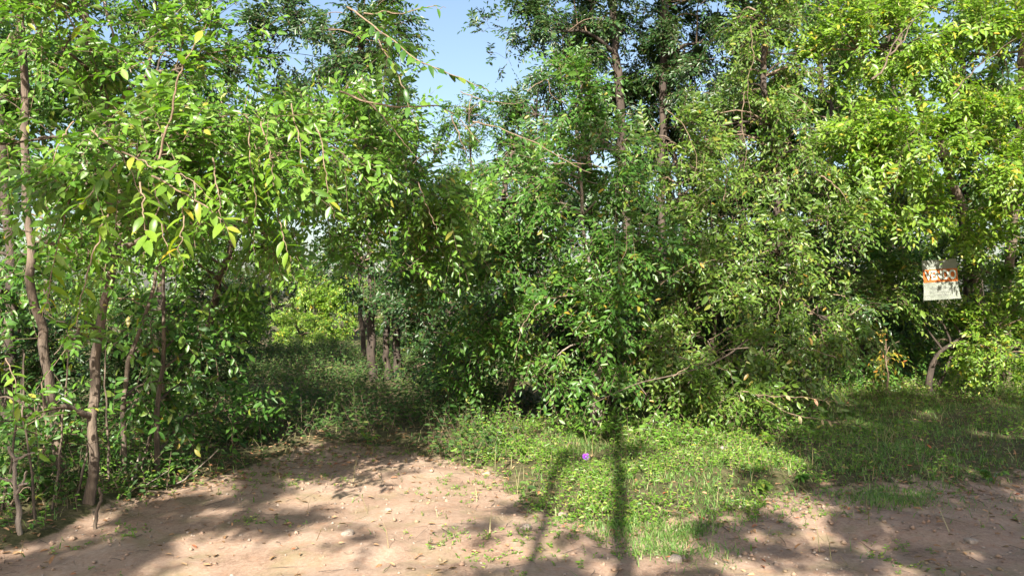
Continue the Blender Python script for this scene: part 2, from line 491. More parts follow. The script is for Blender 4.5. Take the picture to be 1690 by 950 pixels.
def build_foliage(name, sp, matname, parent, org, n_parts=0, extra_stems=(), stem_mat='twig', parts_parent=None):
    """leaves -> up to n_parts leaf objects (largest in view) + ONE stuff mesh"""
    pos, rot, size = sp.arrays()
    pick = np.zeros(len(pos), bool)
    if n_parts:
        d = pos[:, 1]
        px = CX + pos[:, 0] / np.maximum(d, 0.3) * F
        py = HY - (pos[:, 2] - CH) / np.maximum(d, 0.3) * F
        ok = (d > 1) & (px > 0) & (px < 1690) & (py > 0) & (py < 950)
        face = np.abs(np.einsum('ni,ni->n', rot[:, :, 2], norm(pos - np.array([0, 0, CH]))))
        score = np.where(ok, size / np.maximum(d, 0.3) ** 2.2 * (0.35 + face), -1)
        idx = np.argsort(-score)[:n_parts]
        pick[idx[score[idx] > 0]] = True
        ms = leaf_meshes(matname)
        for i in np.flatnonzero(pick):
            o = bpy.data.objects.new('leaf', ms[i % 4])
            C.objects.link(o)
            o.parent = parts_parent or parent
            mtx = np.eye(4); mtx[:3, :3] = rot[i] * size[i]; mtx[:3, 3] = pos[i] - org
            o.matrix_basis = Matrix(mtx.tolist())
    V, Qs = leaf_batch(pos[~pick], rot[~pick], size[~pick])
    rnd = np.repeat(rng.random((~pick).sum()), 2)
    # neighbours on one sprig share some of their tone
    mi = np.zeros(len(Qs), int)
    allp = [(V, Qs)] + list(sp.stems) + list(extra_stems)
    nq = len(Qs)
    V, Qs = join(allp)
    mi = np.concatenate([mi, np.ones(len(Qs) - nq, int)])
    rnd = np.concatenate([rnd, np.zeros(len(Qs) - nq)])
    o = newmesh(name, V - org, Qs, [M[matname], M[stem_mat]], parent, mi, {'rnd': ('FACE', rnd)})
    tag(o, kind='stuff')
    return o

LAYER = 37.0     # sprigs per square metre of crown front for one layer of leaves

def ball(n, shell=0.6):
    v = norm(rng.normal(0, 1, (n, 3)))
    return v * (rng.random((n, 1)) ** (1 / 3 * (1 - shell) + 0.12))

def fill_blob(sp, c, rad, layers, hubs, size_scale=1.0, up_bias=(0, -0.5, 1), out=0.9, sub=0.26, droop=0.06):
    """an uneven leafy mass: sub-clumps in an ellipsoid, each with its own spray of sprigs"""
    c = np.asarray(c, float); rad = np.asarray(rad, float)
    area = math.pi * rad[0] * rad[2]
    n = max(6, int(layers * area * LAYER * (0.085 / sp.ll) ** 2 * (11 / sp.n)))
    K = max(4, n // 14)
    sc = ball(K) * rad + c
    sr = sub * rng.uniform(0.6, 1.35, K)
    wgt = sr ** 2 * rng.uniform(0.15, 1.85, K); wgt /= wgt.sum()
    k = rng.choice(K, n, p=wgt)
    off = norm(rng.normal(0, 1, (n, 3))) * (rng.random((n, 1)) ** 0.5)
    p = sc[k] + off * sr[k][:, None] * np.array([1, 1, 0.8])
    d = off * 0.8 + norm((sc[k] - c) / rad) * out * 0.7 + rng.normal(0, 0.35, (n, 3)) + np.array([0, 0, -droop])
    up = np.array(up_bias, float) + rng.normal(0, 0.33, (n, 3))
    sp.add(p - norm(d) * sp.len * 0.4, d, up)
    hubs.append((c, sc))

def tree(name, label, cat, trunks, blobs, leaf='mid', bark='bark', group=None, ll=0.092, n=11, slen=0.42, droop=0.18,
         n_parts=0, sprays=(), limbs=7, flat=0.28, twigs=True, sub=0.25, seed=None, up=(-0.05, -0.55, 1)):
    """trunks: list of (list of world pts, r0, r1); blobs: list of (centre, radii, layers)"""
    global rng
    if seed is not None: rng = np.random.default_rng(seed)
    base = np.array(trunks[0][0][0], float)
    org = base.copy()
    root = thing(name, label, cat, org, group)
    tps = []
    for pts, r0, r1 in trunks:
        pts = np.array(pts, float); pts[0, 2] -= 0.08
        L = np.linalg.norm(np.diff(pts, axis=0), axis=1).sum()
        cp = curve_pts(pts, max(10, int(L * 7)), 0.012 + r0 * 0.12, int(rng.integers(1e6)))
        u = np.linspace(0, 1, len(cp))
        rad = r0 + (r1 - r0) * u + r0 * 0.35 * np.exp(-u * L / 0.12)
        v, q = tube(cp, rad, None, 10, 0.06, int(rng.integers(1e6)))
        newmesh('trunk', v - org, q, [M[bark]], root, smooth_shade=True)
        tps.append((cp, rad))
    allp = np.vstack([c for c, _ in tps]); allr = np.concatenate([r for _, r in tps])
    sp = Sprigs(ll, n, slen, droop, flat)
    hubs = []
    for b in blobs:
        fill_blob(sp, b[0], b[1], b[2], hubs, sub=sub, up_bias=up)
    extra = []
    pool_p, pool_r = [allp], [allr]
    for c, sc in hubs:
        # a limb to the heart of the mass, then thinner arms to its sub-clumps
        def reach(t, rscale, part, nn):
            P = np.vstack(pool_p); Rr = np.concatenate(pool_r)
            dd = np.linalg.norm(P - t, axis=1) + 1.2 * np.maximum(0, P[:, 2] - t[2]) + 0.15 * (0.05 / (Rr + 0.004))
            i = int(np.argmin(dd))
            s = P[i]
            mid = s * 0.5 + t * 0.5 + np.array([0, 0, 0.12 * np.linalg.norm(t - s)]) + rng.normal(0, 0.04, 3)
            cp = curve_pts([s, mid, t], nn, 0.012, int(rng.integers(1e6)))
            r0 = min(Rr[i] * 0.7, rscale)
            rad = np.linspace(r0, max(0.003, r0 * 0.35), nn)
            v, q = tube(cp, rad, None, 6 if part else 4)
            if part:
                newmesh('branch', v - org, q, [M[bark]], root, smooth_shade=True)
            else:
                extra.append((v, q))
            pool_p.append(cp[2:]); pool_r.append(rad[2:])
        reach(c, 0.05, True, 12)
        order = np.argsort(np.linalg.norm(sc - c, axis=1))
        if twigs:
            m = min(len(sc), 40)
            for j, k in enumerate(order[:m]):
                reach(sc[k], 0.018, j < limbs, 8)
    for s in sprays:
        spray(root, org, s, leaf)
    if blobs:
        build_foliage('crown', sp, leaf, root, org, n_parts, extra)
    return root

def spray(root, org, s, leaf):
    """one long shoot whose leaves are sub-parts: pts world, r, leaf length, spacing"""
    pts, r, L, gap = s['pts'], s.get('r', 0.006), s.get('leaf', 0.09), s.get('gap', 0.05)
    mname = s.get('mat', leaf)
    cp = curve_pts(pts, 24, 0.009, int(rng.integers(1e6)))
    v, q = tube(cp, np.linspace(r, r * 0.25, 24), None, 6)
    b = newmesh('branch', v - org, q, [M[s.get('bark', 'twig')]], root, smooth_shade=True)
    seg = np.linalg.norm(np.diff(cp, axis=0), axis=1); cum = np.concatenate([[0], np.cumsum(seg)])
    tot = cum[-1]
    k = 0
    ms = leaf_meshes(mname)
    miss = s.get('miss', 0.12)
    for x in np.arange(tot * s.get('start', 0.12), tot * 0.97, gap):
        x = x + rng.uniform(-0.25, 0.25) * gap
        if rng.random() < miss:
            continue
        i = max(0, min(np.searchsorted(cum, x, 'right') - 1, len(cp) - 2))
        p = cp[i] + (cp[i + 1] - cp[i]) * ((x - cum[i]) / seg[i])
        t = norm(cp[i + 1] - cp[i])
        upv = np.array(s.get('up', (0, -0.35, 1.0))) + rng.normal(0, 0.2, 3)
        sd = norm(np.cross(upv, t)) if abs(t[2]) < 0.85 else norm(np.array([1.0, -0.5 * (1 if k % 2 else -1), 0.0]))
        sg = 1 if (k % 2 == 0) != (rng.random() < 0.15) else -1
        ld = t * rng.uniform(0.3, 0.85) + sd * sg * 0.85 + np.array([0, 0, -s.get('hang', 0.12)]) + rng.normal(0, 0.2, 3)
        rt = frames(ld, upv)
        o = bpy.data.objects.new('leaf', ms[int(rng.integers(4))])
        C.objects.link(o); o.parent = b
        sz = L * rng.uniform(0.8, 1.15) * (0.75 if x > tot * 0.85 else 1)
        mtx = np.eye(4); mtx[:3, :3] = rt * sz; mtx[:3, 3] = p - org
        o.matrix_basis = Matrix(mtx.tolist())
        k += 1

def pxs(lst, d=None):
    return [at(p[0], p[1], p[2] if len(p) > 2 else d) for p in lst]

def blob(px, py, d, wx, wy, wd, layers):
    """ellipsoid whose outline is wx by wy photo pixels (half sizes) at distance d, half depth wd metres"""
    return (at(px, py, d), (wx / F * d, wd, wy / F * d), layers)

def trunk_px(base, rest, r0, r1):
    """base (px,py) on the ground, rest [(px,py,d)]"""
    g = on_ground(*base)
    return ([g] + [at(*p) for p in rest], r0, r1)

# ------------------------------------------------------------------ the trees
# left: two-stemmed tree whose crown reaches toward the viewer
tree('tree', 'two-stemmed tree with peeling pale bark, its bright leafy branches drooping over the dirt', 'tree',
     [trunk_px((147, 838), [(152, 720, 6.3), (158, 600, 6.35), (172, 480, 6.4), (196, 370, 6.4), (180, 210, 6.3), (150, 90, 6.2), (128, -40, 6.1), (110, -160, 6)], 0.04, 0.024),
      trunk_px((112, 812), [(92, 700, 6.8), (78, 600, 6.8), (60, 500, 6.8), (48, 380, 6.8), (40, 200, 6.8), (30, 0, 6.7), (20, -150, 6.7)], 0.043, 0.026)],
     [blob(110, 60, 5.6, 150, 110, 0.7, 3.6), blob(300, 110, 5.4, 100, 120, 0.6, 3.4), blob(60, 230, 5.6, 110, 90, 0.6, 2.6),
      blob(230, 260, 4.9, 150, 100, 0.55, 7), blob(420, 260, 5.5, 110, 90, 0.6, 7), blob(270, 370, 4.9, 90, 55, 0.4, 4.5), blob(510, 230, 5.8, 90, 80, 0.5, 5),
      blob(60, 400, 6.2, 100, 70, 0.6, 2.2), blob(120, 560, 5.8, 90, 60, 0.35, 1.3), blob(30, 690, 5.7, 50, 60, 0.3, 1.2), blob(160, -110, 6.0, 260, 90, 1.1, 2.6), blob(460, 390, 5.8, 80, 50, 0.5, 4)],
     leaf='fresh', bark='bark', n_parts=300, seed=11, ll=0.076,
     sprays=[
         dict(pts=pxs([(200, 250, 4.15), (250, 275, 4.1), (300, 290, 4.05), (352, 330, 4.0)]), r=0.005, leaf=0.105, gap=0.034, mat='lime', miss=0.05),
         dict(pts=pxs([(190, 270, 4.3), (160, 300, 4.25), (140, 330, 4.2), (120, 345, 4.2)]), r=0.005, leaf=0.105, gap=0.034, mat='lime', miss=0.05),
         dict(pts=pxs([(230, 300, 4.1), (238, 350, 4.05), (240, 400, 4.0), (232, 425, 4.0)]), r=0.005, leaf=0.105, gap=0.034, mat='lime', miss=0.05),
         dict(pts=pxs([(300, 330, 4.2), (300, 370, 4.15), (296, 410, 4.1), (302, 440, 4.1)]), r=0.005, leaf=0.105, gap=0.034, mat='lime', miss=0.05),
         dict(pts=pxs([(350, 260, 4.6), (358, 310, 4.55), (362, 350, 4.5), (370, 390, 4.5)]), r=0.005, leaf=0.105, gap=0.034, mat='lime', miss=0.05),
         dict(pts=pxs([(430, 200, 4.9), (445, 260, 4.85), (450, 310, 4.8)]), r=0.005, leaf=0.105, gap=0.034, mat='lime', miss=0.05),
         dict(pts=pxs([(120, 200, 4.6), (95, 240, 4.55), (80, 290, 4.5)]), r=0.005, leaf=0.105, gap=0.034, mat='lime', miss=0.05),
         dict(pts=pxs([(520, 210, 5.2), (535, 260, 5.15), (540, 320, 5.1), (550, 360, 5.1)]), r=0.005, leaf=0.105, gap=0.034, mat='lime', miss=0.05),
         dict(pts=pxs([(262, 262, 4.3), (285, 170, 4.25), (300, 110, 4.2), (322, 60, 4.15), (338, 38, 4.1)]), r=0.007, leaf=0.112, gap=0.036, mat='lime', hang=0.15),
         dict(pts=pxs([(150, 215, 4.5), (180, 240, 4.4), (215, 280, 4.35), (235, 330, 4.3)]), leaf=0.108, gap=0.036, mat='lime'),
         dict(pts=pxs([(185, 330, 4.6), (165, 385, 4.5), (145, 450, 4.45), (130, 515, 4.4), (128, 545, 4.4)]), r=0.006, leaf=0.105, gap=0.036, mat='lime', miss=0.05),
         dict(pts=pxs([(130, 270, 4.8), (110, 340, 4.7), (92, 410, 4.65), (80, 480, 4.6), (66, 530, 4.6)]), r=0.006, leaf=0.105, gap=0.036, mat='lime', miss=0.05),
         dict(pts=pxs([(250, 290, 4.3), (300, 315, 4.2), (345, 345, 4.15), (375, 375, 4.1), (380, 395, 4.1)]), r=0.006, leaf=0.108, gap=0.036, mat='lime', miss=0.05),
         dict(pts=pxs([(250, 300, 4.5), (262, 360, 4.4), (275, 410, 4.35), (285, 435, 4.3)]), r=0.005, leaf=0.11, gap=0.036, mat='lime', miss=0.05),
         dict(pts=pxs([(320, 300, 4.5), (325, 360, 4.45), (322, 410, 4.4)]), r=0.005, leaf=0.1, gap=0.036, mat='lime', miss=0.05),
         dict(pts=pxs([(10, 590, 5.2), (22, 625, 5.15), (32, 665, 5.1), (36, 690, 5.1)]), r=0.004, leaf=0.09, gap=0.036, mat='lime', miss=0.05),
         dict(pts=pxs([(405, 190, 5.0), (412, 250, 4.95), (420, 310, 4.9), (418, 360, 4.9)]), r=0.005, leaf=0.1, gap=0.036, mat='lime', miss=0.05),
         dict(pts=pxs([(455, 330, 5.2), (470, 400, 5.1), (480, 440, 5.1)]), r=0.005, leaf=0.1, gap=0.036, mat='lime', miss=0.05),
         dict(pts=pxs([(480, 170, 5.2), (495, 250, 5.1), (500, 320, 5.1)]), r=0.005, leaf=0.1, gap=0.036, mat='lime', miss=0.05),
         dict(pts=pxs([(165, -20, 5.6), (178, 30, 5.5), (188, 75, 5.5), (215, 120, 5.5)]), r=0.012, leaf=0.08, gap=0.3, bark='bark_pale'),
     ])

# leaning tree behind it: the arch over the clearing
tree('tree', 'slender leaning tree arching its leafy boughs over the shaded clearing', 'tree',
     [trunk_px((318, 705), [(325, 620, 9.6), (345, 530, 9.4), (372, 430, 9.1), (430, 320, 8.7), (500, 230, 8.3), (560, 175, 8)], 0.055, 0.02)],
     [blob(560, 250, 7.6, 120, 80, 0.7, 5), blob(670, 300, 7.8, 110, 75, 0.7, 5), blob(520, 350, 7.8, 110, 60, 0.7, 4), blob(470, 210, 7.6, 80, 70, 0.6, 4),
      blob(640, 400, 8.0, 110, 55, 0.6, 4), blob(600, 130, 7.4, 80, 60, 0.6, 3), blob(655, 190, 7.2, 60, 40, 0.5, 2.0), blob(640, 70, 6.4, 50, 50, 0.4, 2.0), blob(745, 350, 8.0, 80, 65, 0.7, 4), blob(380, 480, 9.2, 90, 70, 0.8, 3), blob(330, 400, 8.5, 90, 60, 0.8, 4), blob(200, 330, 8.3, 110, 80, 0.8, 4), blob(340, 250, 8.3, 110, 90, 0.8, 4), blob(230, 170, 8.4, 90, 80, 0.7, 2.6)],  # last three leaf masses, behind the near crown, added to shade the clearing
     leaf='fresh', bark='bark', n_parts=300, seed=12, ll=0.08,
     sprays=[
         dict(pts=pxs([(560, 150, 6.4), (600, 166, 6.3), (660, 176, 6.3), (720, 174, 6.3), (752, 190, 6.3), (790, 235, 6.3)]), r=0.009, leaf=0.09, gap=0.07, start=0.6, mat='mid'),
         dict(pts=pxs([(572, 10, 5.2), (620, 45, 5.1), (670, 85, 5.05), (715, 110, 5.0), (770, 130, 5.0), (815, 160, 5.0)]), r=0.006, leaf=0.1, gap=0.035, mat='mid'),
         dict(pts=pxs([(600, 20, 5.4), (660, 20, 5.3), (710, 8, 5.3), (735, 12, 5.3)]), r=0.005, leaf=0.085, gap=0.05, mat='mid'),
         dict(pts=pxs([(620, 60, 5.3), (650, 110, 5.25), (672, 160, 5.2), (690, 215, 5.2)]), r=0.005, leaf=0.1, gap=0.045, mat='mid'),
         dict(pts=pxs([(590, 150, 6.5), (625, 185, 6.5), (660, 225, 6.5), (690, 262, 6.5)]), r=0.008, leaf=0.09, gap=0.12),
         dict(pts=pxs([(745, 190, 6.6), (760, 230, 6.6), (772, 262, 6.6), (785, 280, 6.6)]), r=0.006, leaf=0.08, gap=0.12),
         dict(pts=pxs([(690, 300, 7.0), (700, 330, 7.0), (715, 365, 7.0), (722, 378, 7.0)]), r=0.006, leaf=0.09, gap=0.09),
         dict(pts=pxs([(780, 200, 7.4), (840, 215, 7.4), (900, 245, 7.4), (950, 275, 7.4), (975, 285, 7.4)]), r=0.007, leaf=0.09, gap=0.05, mat='mid'),
         dict(pts=pxs([(760, 150, 6.6), (800, 165, 6.6), (850, 170, 6.6), (885, 160, 6.6)]), r=0.004, leaf=0.08, gap=0.05, mat='mid'),
     ])

for k, (b, rest, lab, bl) in enumerate([
    ((204, 802), [(205, 720, 7.0), (207, 660, 7.0), (216, 590, 7.0), (240, 520, 7.0), (256, 440, 7)], 'thin crooked sapling with a sunlit lower stem, beside the two-stemmed tree',
     [blob(250, 520, 7.2, 70, 60, 0.5, 2), blob(240, 640, 7.2, 50, 60, 0.35, 1.5)]),
    ((262, 795), [(263, 720, 7.2), (266, 640, 7.2), (272, 540, 7.2), (268, 440, 7.2)], 'thin straight sapling standing at the inner edge of the dirt clearing',
     [blob(300, 600, 7.8, 70, 70, 0.5, 2.2), blob(310, 520, 7.8, 80, 50, 0.5, 2), blob(330, 680, 8.2, 70, 50, 0.4, 2)])]):
    tree('sapling', lab, 'sapling', [trunk_px(b, rest, 0.026, 0.013)], bl, leaf='mid', bark='bark', n_parts=120, seed=20 + k, limbs=3)

tree('tree', 'dark-stemmed tree at the edge of the frame behind the two-stemmed tree', 'tree',
     [trunk_px((20, 760), [(15, 640, 8), (18, 500, 8), (5, 300, 8), (-10, 100, 8), (-20, -60, 8)], 0.06, 0.035)],
     [blob(0, 480, 7.6, 70, 90, 0.6, 3), blob(0, 640, 7.4, 60, 80, 0.5, 2.5), blob(-120, 300, 8, 130, 240, 1, 3), blob(20, 100, 8.4, 150, 130, 0.9, 3.2), ((-5.3, 8, 4.3), (1.2, 0.8, 0.8), 4.5), ((-4.9, 8, 5.6), (0.8, 0.7, 0.7), 4), ((-5.2, 8.2, 6.9), (1.2, 0.8, 0.8), 4.5)],  # last three leaf masses, above the view, added to shade the clearing
     leaf='mid', bark='bark_dark', seed=30, n_parts=100)

for k, (px, py, d, bl, lab) in enumerate([
    (60, 822, 6.6, [blob(50, 740, 6.5, 70, 60, 0.4, 2.2), blob(20, 830, 6.0, 50, 40, 0.3, 1.6)], 'scrubby bush around the foot of the two-stemmed tree'),
    (235, 780, 7.6, [blob(230, 720, 7.6, 70, 50, 0.4, 2.0), blob(250, 770, 7.3, 60, 25, 0.3, 1.6)], 'scrubby bush between the crooked and the straight sapling'),
    (350, 735, 8.9, [blob(360, 690, 8.8, 80, 45, 0.5, 3), blob(450, 690, 9.4, 80, 35, 0.5, 3)], 'scrubby dark bush at the shaded edge of the clearing')]):
    tree('shrub', lab, 'shrub', [([on_ground(px, py), on_ground(px, py) + (0.05, 0.05, 0.5), on_ground(px, py) + (0.0, 0.1, 0.9)], 0.014, 0.006)], bl, leaf='mid', bark='twig', n_parts=60, seed=230 + k, limbs=3, ll=0.075, sub=0.2)

# mid clearing: trio of dark stems
tree('tree', 'clump of three thin dark stems standing in the shaded clearing', 'tree',
     [trunk_px((626, 640), [(612, 590, 14.5), (614, 500, 14.5), (610, 400, 14.5), (600, 200, 14.5), (590, 20, 14.5)], 0.085, 0.05),
      trunk_px((640, 636), [(638, 560, 14.9), (640, 480, 14.9), (650, 330, 15), (660, 120, 15)], 0.06, 0.04),
      trunk_px((655, 634), [(655, 560, 15.2), (657, 480, 15.2), (672, 330, 15.3), (690, 200, 15.3)], 0.08, 0.04)],
     [blob(600, 60, 13.6, 85, 110, 1.3, 4.5), blob(470, 60, 14.5, 110, 100, 1.3, 3.6), blob(600, 430, 13.6, 80, 60, 1, 4), blob(690, 470, 13.2, 60, 70, 0.9, 3.5),
      blob(560, 200, 14, 120, 80, 1.2, 3.5), blob(330, 90, 15.5, 110, 110, 1.3, 3), blob(700, 280, 14, 90, 50, 1.0, 2.4)],
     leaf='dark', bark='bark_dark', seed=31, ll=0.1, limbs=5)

# centre thicket
tree('tree', 'bushy tree with a thin trunk shading the middle of the thicket', 'tree',
     [trunk_px((848, 690), [(846, 640, 10.8), (850, 560, 10.8), (842, 450, 10.6), (830, 340, 10.3), (850, 220, 10.2)], 0.05, 0.03),
      trunk_px((795, 690), [(790, 620, 10.9), (800, 540, 10.8), (790, 440, 10.6), (780, 350, 10.4)], 0.035, 0.02)],
     [blob(840, 330, 9.6, 90, 60, 0.9, 5), blob(760, 430, 9.4, 90, 60, 0.8, 5), blob(870, 430, 9.2, 90, 70, 0.8, 5), blob(780, 530, 9.8, 80, 60, 0.8, 4.5),
      blob(890, 530, 9.3, 70, 60, 0.7, 4.5), blob(740, 590, 10.2, 50, 50, 0.7, 3), blob(900, 610, 9.4, 55, 60, 0.6, 3.5), blob(850, 250, 10, 60, 45, 0.7, 3), blob(770, 640, 10.5, 60, 45, 0.6, 3)],
     leaf='mid', bark='bark', n_parts=300, ll=0.08, seed=32)

tree('shrub', 'tall shrub with a frayed pale stem base rising from the sunlit weeds', 'shrub',
     [trunk_px((976, 726), [(977, 690, 9.4), (983, 640, 9.4), (986, 560, 9.4), (975, 450, 9.3), (960, 330, 9.3), (950, 200, 9.3)], 0.03, 0.018),
      trunk_px((990, 726), [(992, 690, 9.4), (986, 655, 9.4), (996, 560, 9.35), (1010, 440, 9.3), (1020, 330, 9.3)], 0.032, 0.015),
      trunk_px((983, 722), [(981, 690, 9.45), (990, 610, 9.5), (1005, 500, 9.5)], 0.03, 0.015)],
     [blob(940, 160, 9.6, 75, 70, 0.7, 5), blob(1000, 260, 9.3, 90, 70, 0.7, 5), blob(930, 300, 9.1, 70, 60, 0.6, 4), blob(1010, 390, 9.0, 90, 70, 0.7, 5), blob(990, 500, 8.8, 75, 60, 0.6, 5),
      blob(1010, 590, 8.9, 60, 45, 0.5, 4), blob(950, 560, 8.9, 50, 50, 0.5, 3.5), blob(1090, 400, 9.3, 60, 60, 0.6, 4)],
     leaf='mid', bark='bark_pale', n_parts=300, ll=0.08, seed=33,
     sprays=[dict(pts=pxs([(1030, 470), (1022, 440), (1035, 400), (1030, 350)], 8.2), r=0.005, leaf=0.075, gap=0.2),dict(pts=pxs([(870, 150), (900, 130), (915, 160), (960, 180)], 8.6), r=0.005, leaf=0.075, gap=0.11),dict(pts=pxs([(905, 270), (950, 268), (1000, 275), (1040, 272)], 8.0), r=0.005, leaf=0.075, gap=0.06),dict(pts=pxs([(890, 500), (860, 540), (850, 600)], 8.4), r=0.005, leaf=0.075, gap=0.11),dict(pts=pxs([(1000, 200), (985, 230), (960, 250)], 8.4), r=0.005, leaf=0.075, gap=0.15),])

tree('shrub', 'olive-leaved shrub behind the bare dead branch, its foot in shade', 'shrub',
     [trunk_px((1130, 700), [(1125, 620, 10.4), (1120, 500, 10.3), (1130, 380, 10.3), (1115, 260, 10.4)], 0.04, 0.02),
      trunk_px((1160, 702), [(1170, 620, 10.4), (1180, 520, 10.4), (1200, 400, 10.4)], 0.035, 0.02)],
     [blob(1110, 250, 10, 90, 70, 0.8, 4.5), blob(1180, 340, 9.9, 80, 70, 0.8, 4.5), blob(1120, 470, 9.5, 80, 70, 0.7, 5), blob(1200, 460, 9.7, 70, 70, 0.7, 4.5), blob(1090, 560, 9.2, 60, 50, 0.5, 4),
      blob(1180, 580, 9.3, 80, 60, 0.6, 4.5), blob(1100, 650, 9.1, 55, 40, 0.45, 3.5), blob(1200, 660, 9.2, 70, 45, 0.5, 4)],
     leaf='olive', bark='bark', n_parts=300, ll=0.08, seed=34,
     sprays=[dict(pts=pxs([(1100, 180), (1130, 210), (1150, 260), (1145, 300)], 9.0), r=0.005, leaf=0.075, gap=0.07),dict(pts=pxs([(1060, 360), (1100, 330), (1150, 325), (1180, 300)], 8.9), r=0.005, leaf=0.075, gap=0.11),dict(pts=pxs([(1090, 470), (1130, 440), (1180, 430)], 8.6), r=0.005, leaf=0.075, gap=0.06),dict(pts=pxs([(1170, 560), (1210, 540), (1260, 530)], 8.7), r=0.005, leaf=0.075, gap=0.06),dict(pts=pxs([(1110, 620), (1150, 600), (1200, 610)], 8.4), r=0.005, leaf=0.075, gap=0.05),dict(pts=pxs([(1195, 330), (1200, 280), (1190, 240)], 9.0), r=0.005, leaf=0.075, gap=0.25),])

tree('tree', 'vine-draped tree with long hanging sprays and dark hollows behind the verge', 'tree',
     [trunk_px((1290, 690), [(1285, 600, 11.2), (1275, 450, 11.2), (1285, 300, 11.2), (1260, 130, 11.3), (1265, -30, 11.3)], 0.07, 0.035)],
     [blob(1230, 190, 11.2, 80, 90, 0.8, 3.6), blob(1310, 250, 10.8, 70, 90, 0.8, 4), blob(1290, 420, 10.3, 75, 80, 0.7, 4.5), blob(1350, 520, 10.2, 70, 70, 0.7, 4.5), blob(1280, 560, 9.8, 70, 60, 0.6, 4.5),
      blob(1330, 630, 9.6, 60, 45, 0.5, 3.5), blob(1260, 660, 9.3, 60, 45, 0.5, 4), blob(1380, 380, 10.8, 60, 70, 0.7, 4), blob(1290, 60, 11.3, 100, 90, 0.9, 3.5)],
     leaf='olive', bark='bark_dark', n_parts=300, ll=0.08, seed=35, droop=0.4,
     sprays=[dict(pts=pxs([(1240, 40), (1245, 90), (1235, 140), (1240, 200)], 9.8), r=0.005, leaf=0.075, gap=0.06),dict(pts=pxs([(1230, 150), (1225, 200), (1232, 250), (1225, 300)], 9.6), r=0.005, leaf=0.075, gap=0.08),dict(pts=pxs([(1355, 290), (1385, 310), (1400, 335)], 9.6), r=0.009, leaf=0.075, gap=0.3),dict(pts=pxs([(1400, 520), (1440, 500), (1480, 510)], 9.6), r=0.005, leaf=0.075, gap=0.07),dict(pts=pxs([(1290, 470), (1285, 520), (1295, 570)], 9.0), r=0.005, leaf=0.075, gap=0.07),dict(pts=pxs([(1380, 590), (1330, 575), (1290, 585)], 9.0), r=0.005, leaf=0.075, gap=0.3),
             dict(pts=pxs([(1225, 645, 8.7), (1270, 652, 8.6), (1320, 655, 8.5), (1378, 660, 8.5)]), r=0.006, leaf=0.085, gap=0.06, start=0.4, mat='blush', hang=0.5),
             dict(pts=pxs([(1235, 645, 8.7), (1300, 680, 8.6), (1360, 692, 8.5), (1388, 700, 8.5)]), r=0.006, leaf=0.085, gap=0.07, start=0.5, mat='blush', hang=0.5)])

# right: the big sunlit tree
tree('tree', 'large sunlit yellow-green tree filling the sky above the small white and orange sign', 'tree',
     [trunk_px((1630, 640), [(1620, 560, 14), (1605, 420, 13.6), (1560, 260, 13), (1500, 120, 12.5), (1470, -20, 12.4), (1450, -140, 12.3)], 0.11, 0.05),
      trunk_px((1660, 640), [(1660, 500, 14), (1680, 300, 13.4), (1690, 100, 13), (1700, -100, 13)], 0.09, 0.05)],
     [blob(1420, 80, 11.4, 90, 90, 0.9, 5), blob(1540, 60, 11, 110, 90, 0.9, 5.5), blob(1650, 90, 11, 90, 100, 0.9, 5.5), blob(1400, 220, 11.2, 70, 80, 0.8, 5), blob(1500, 220, 10.8, 90, 80, 0.8, 5.5),
      blob(1610, 240, 10.8, 100, 90, 0.8, 5.5), blob(1690, 260, 11, 80, 110, 0.8, 4.5), blob(1480, 340, 11, 80, 60, 0.7, 5), blob(1590, 350, 11.6, 90, 50, 0.7, 4.5), blob(1670, 400, 11.6, 70, 60, 0.7, 4),
      blob(1540, -80, 12, 200, 80, 1.2, 4), blob(1800, 150, 12, 100, 260, 1.2, 3.5)],
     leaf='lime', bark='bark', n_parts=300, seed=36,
     sprays=[dict(pts=pxs([(1440, 130, 10.3), (1462, 110, 10.3), (1478, 70, 10.35), (1510, 30, 10.5)]), r=0.016, leaf=0.08, gap=0.1, bark='bark'),
             dict(pts=pxs([(1470, 90, 10.0), (1490, 70, 10.0), (1505, 40, 10.1), (1530, 10, 10.2)]), r=0.012, leaf=0.08, gap=0.12, bark='bark'),
             dict(pts=pxs([(1575, 155, 10.1), (1605, 120, 10.0), (1628, 100, 10.0), (1680, 60, 10.1)]), r=0.01, leaf=0.08, gap=0.12, bark='bark'),
             dict(pts=pxs([(1290, 140, 10.0), (1330, 170, 9.9), (1350, 200, 9.9), (1362, 215, 9.9)]), r=0.005, leaf=0.085, gap=0.045, mat='olive')])

tree('shrub', 'twiggy shrub with reddish dry sprigs beside the sign', 'shrub',
     [trunk_px((1600, 640), [(1598, 560, 14.2), (1595, 480, 14), (1600, 400, 13.8)], 0.06, 0.03)],
     [blob(1650, 460, 12.6, 60, 40, 0.6, 4.5), blob(1640, 530, 13.0, 60, 40, 0.6, 4), blob(1490, 440, 12.6, 40, 40, 0.5, 4.5), blob(1450, 490, 12.4, 60, 50, 0.6, 5), blob(1570, 380, 14, 50, 30, 0.5, 3)],
     leaf='olive', bark='bark', n_parts=100, seed=37)

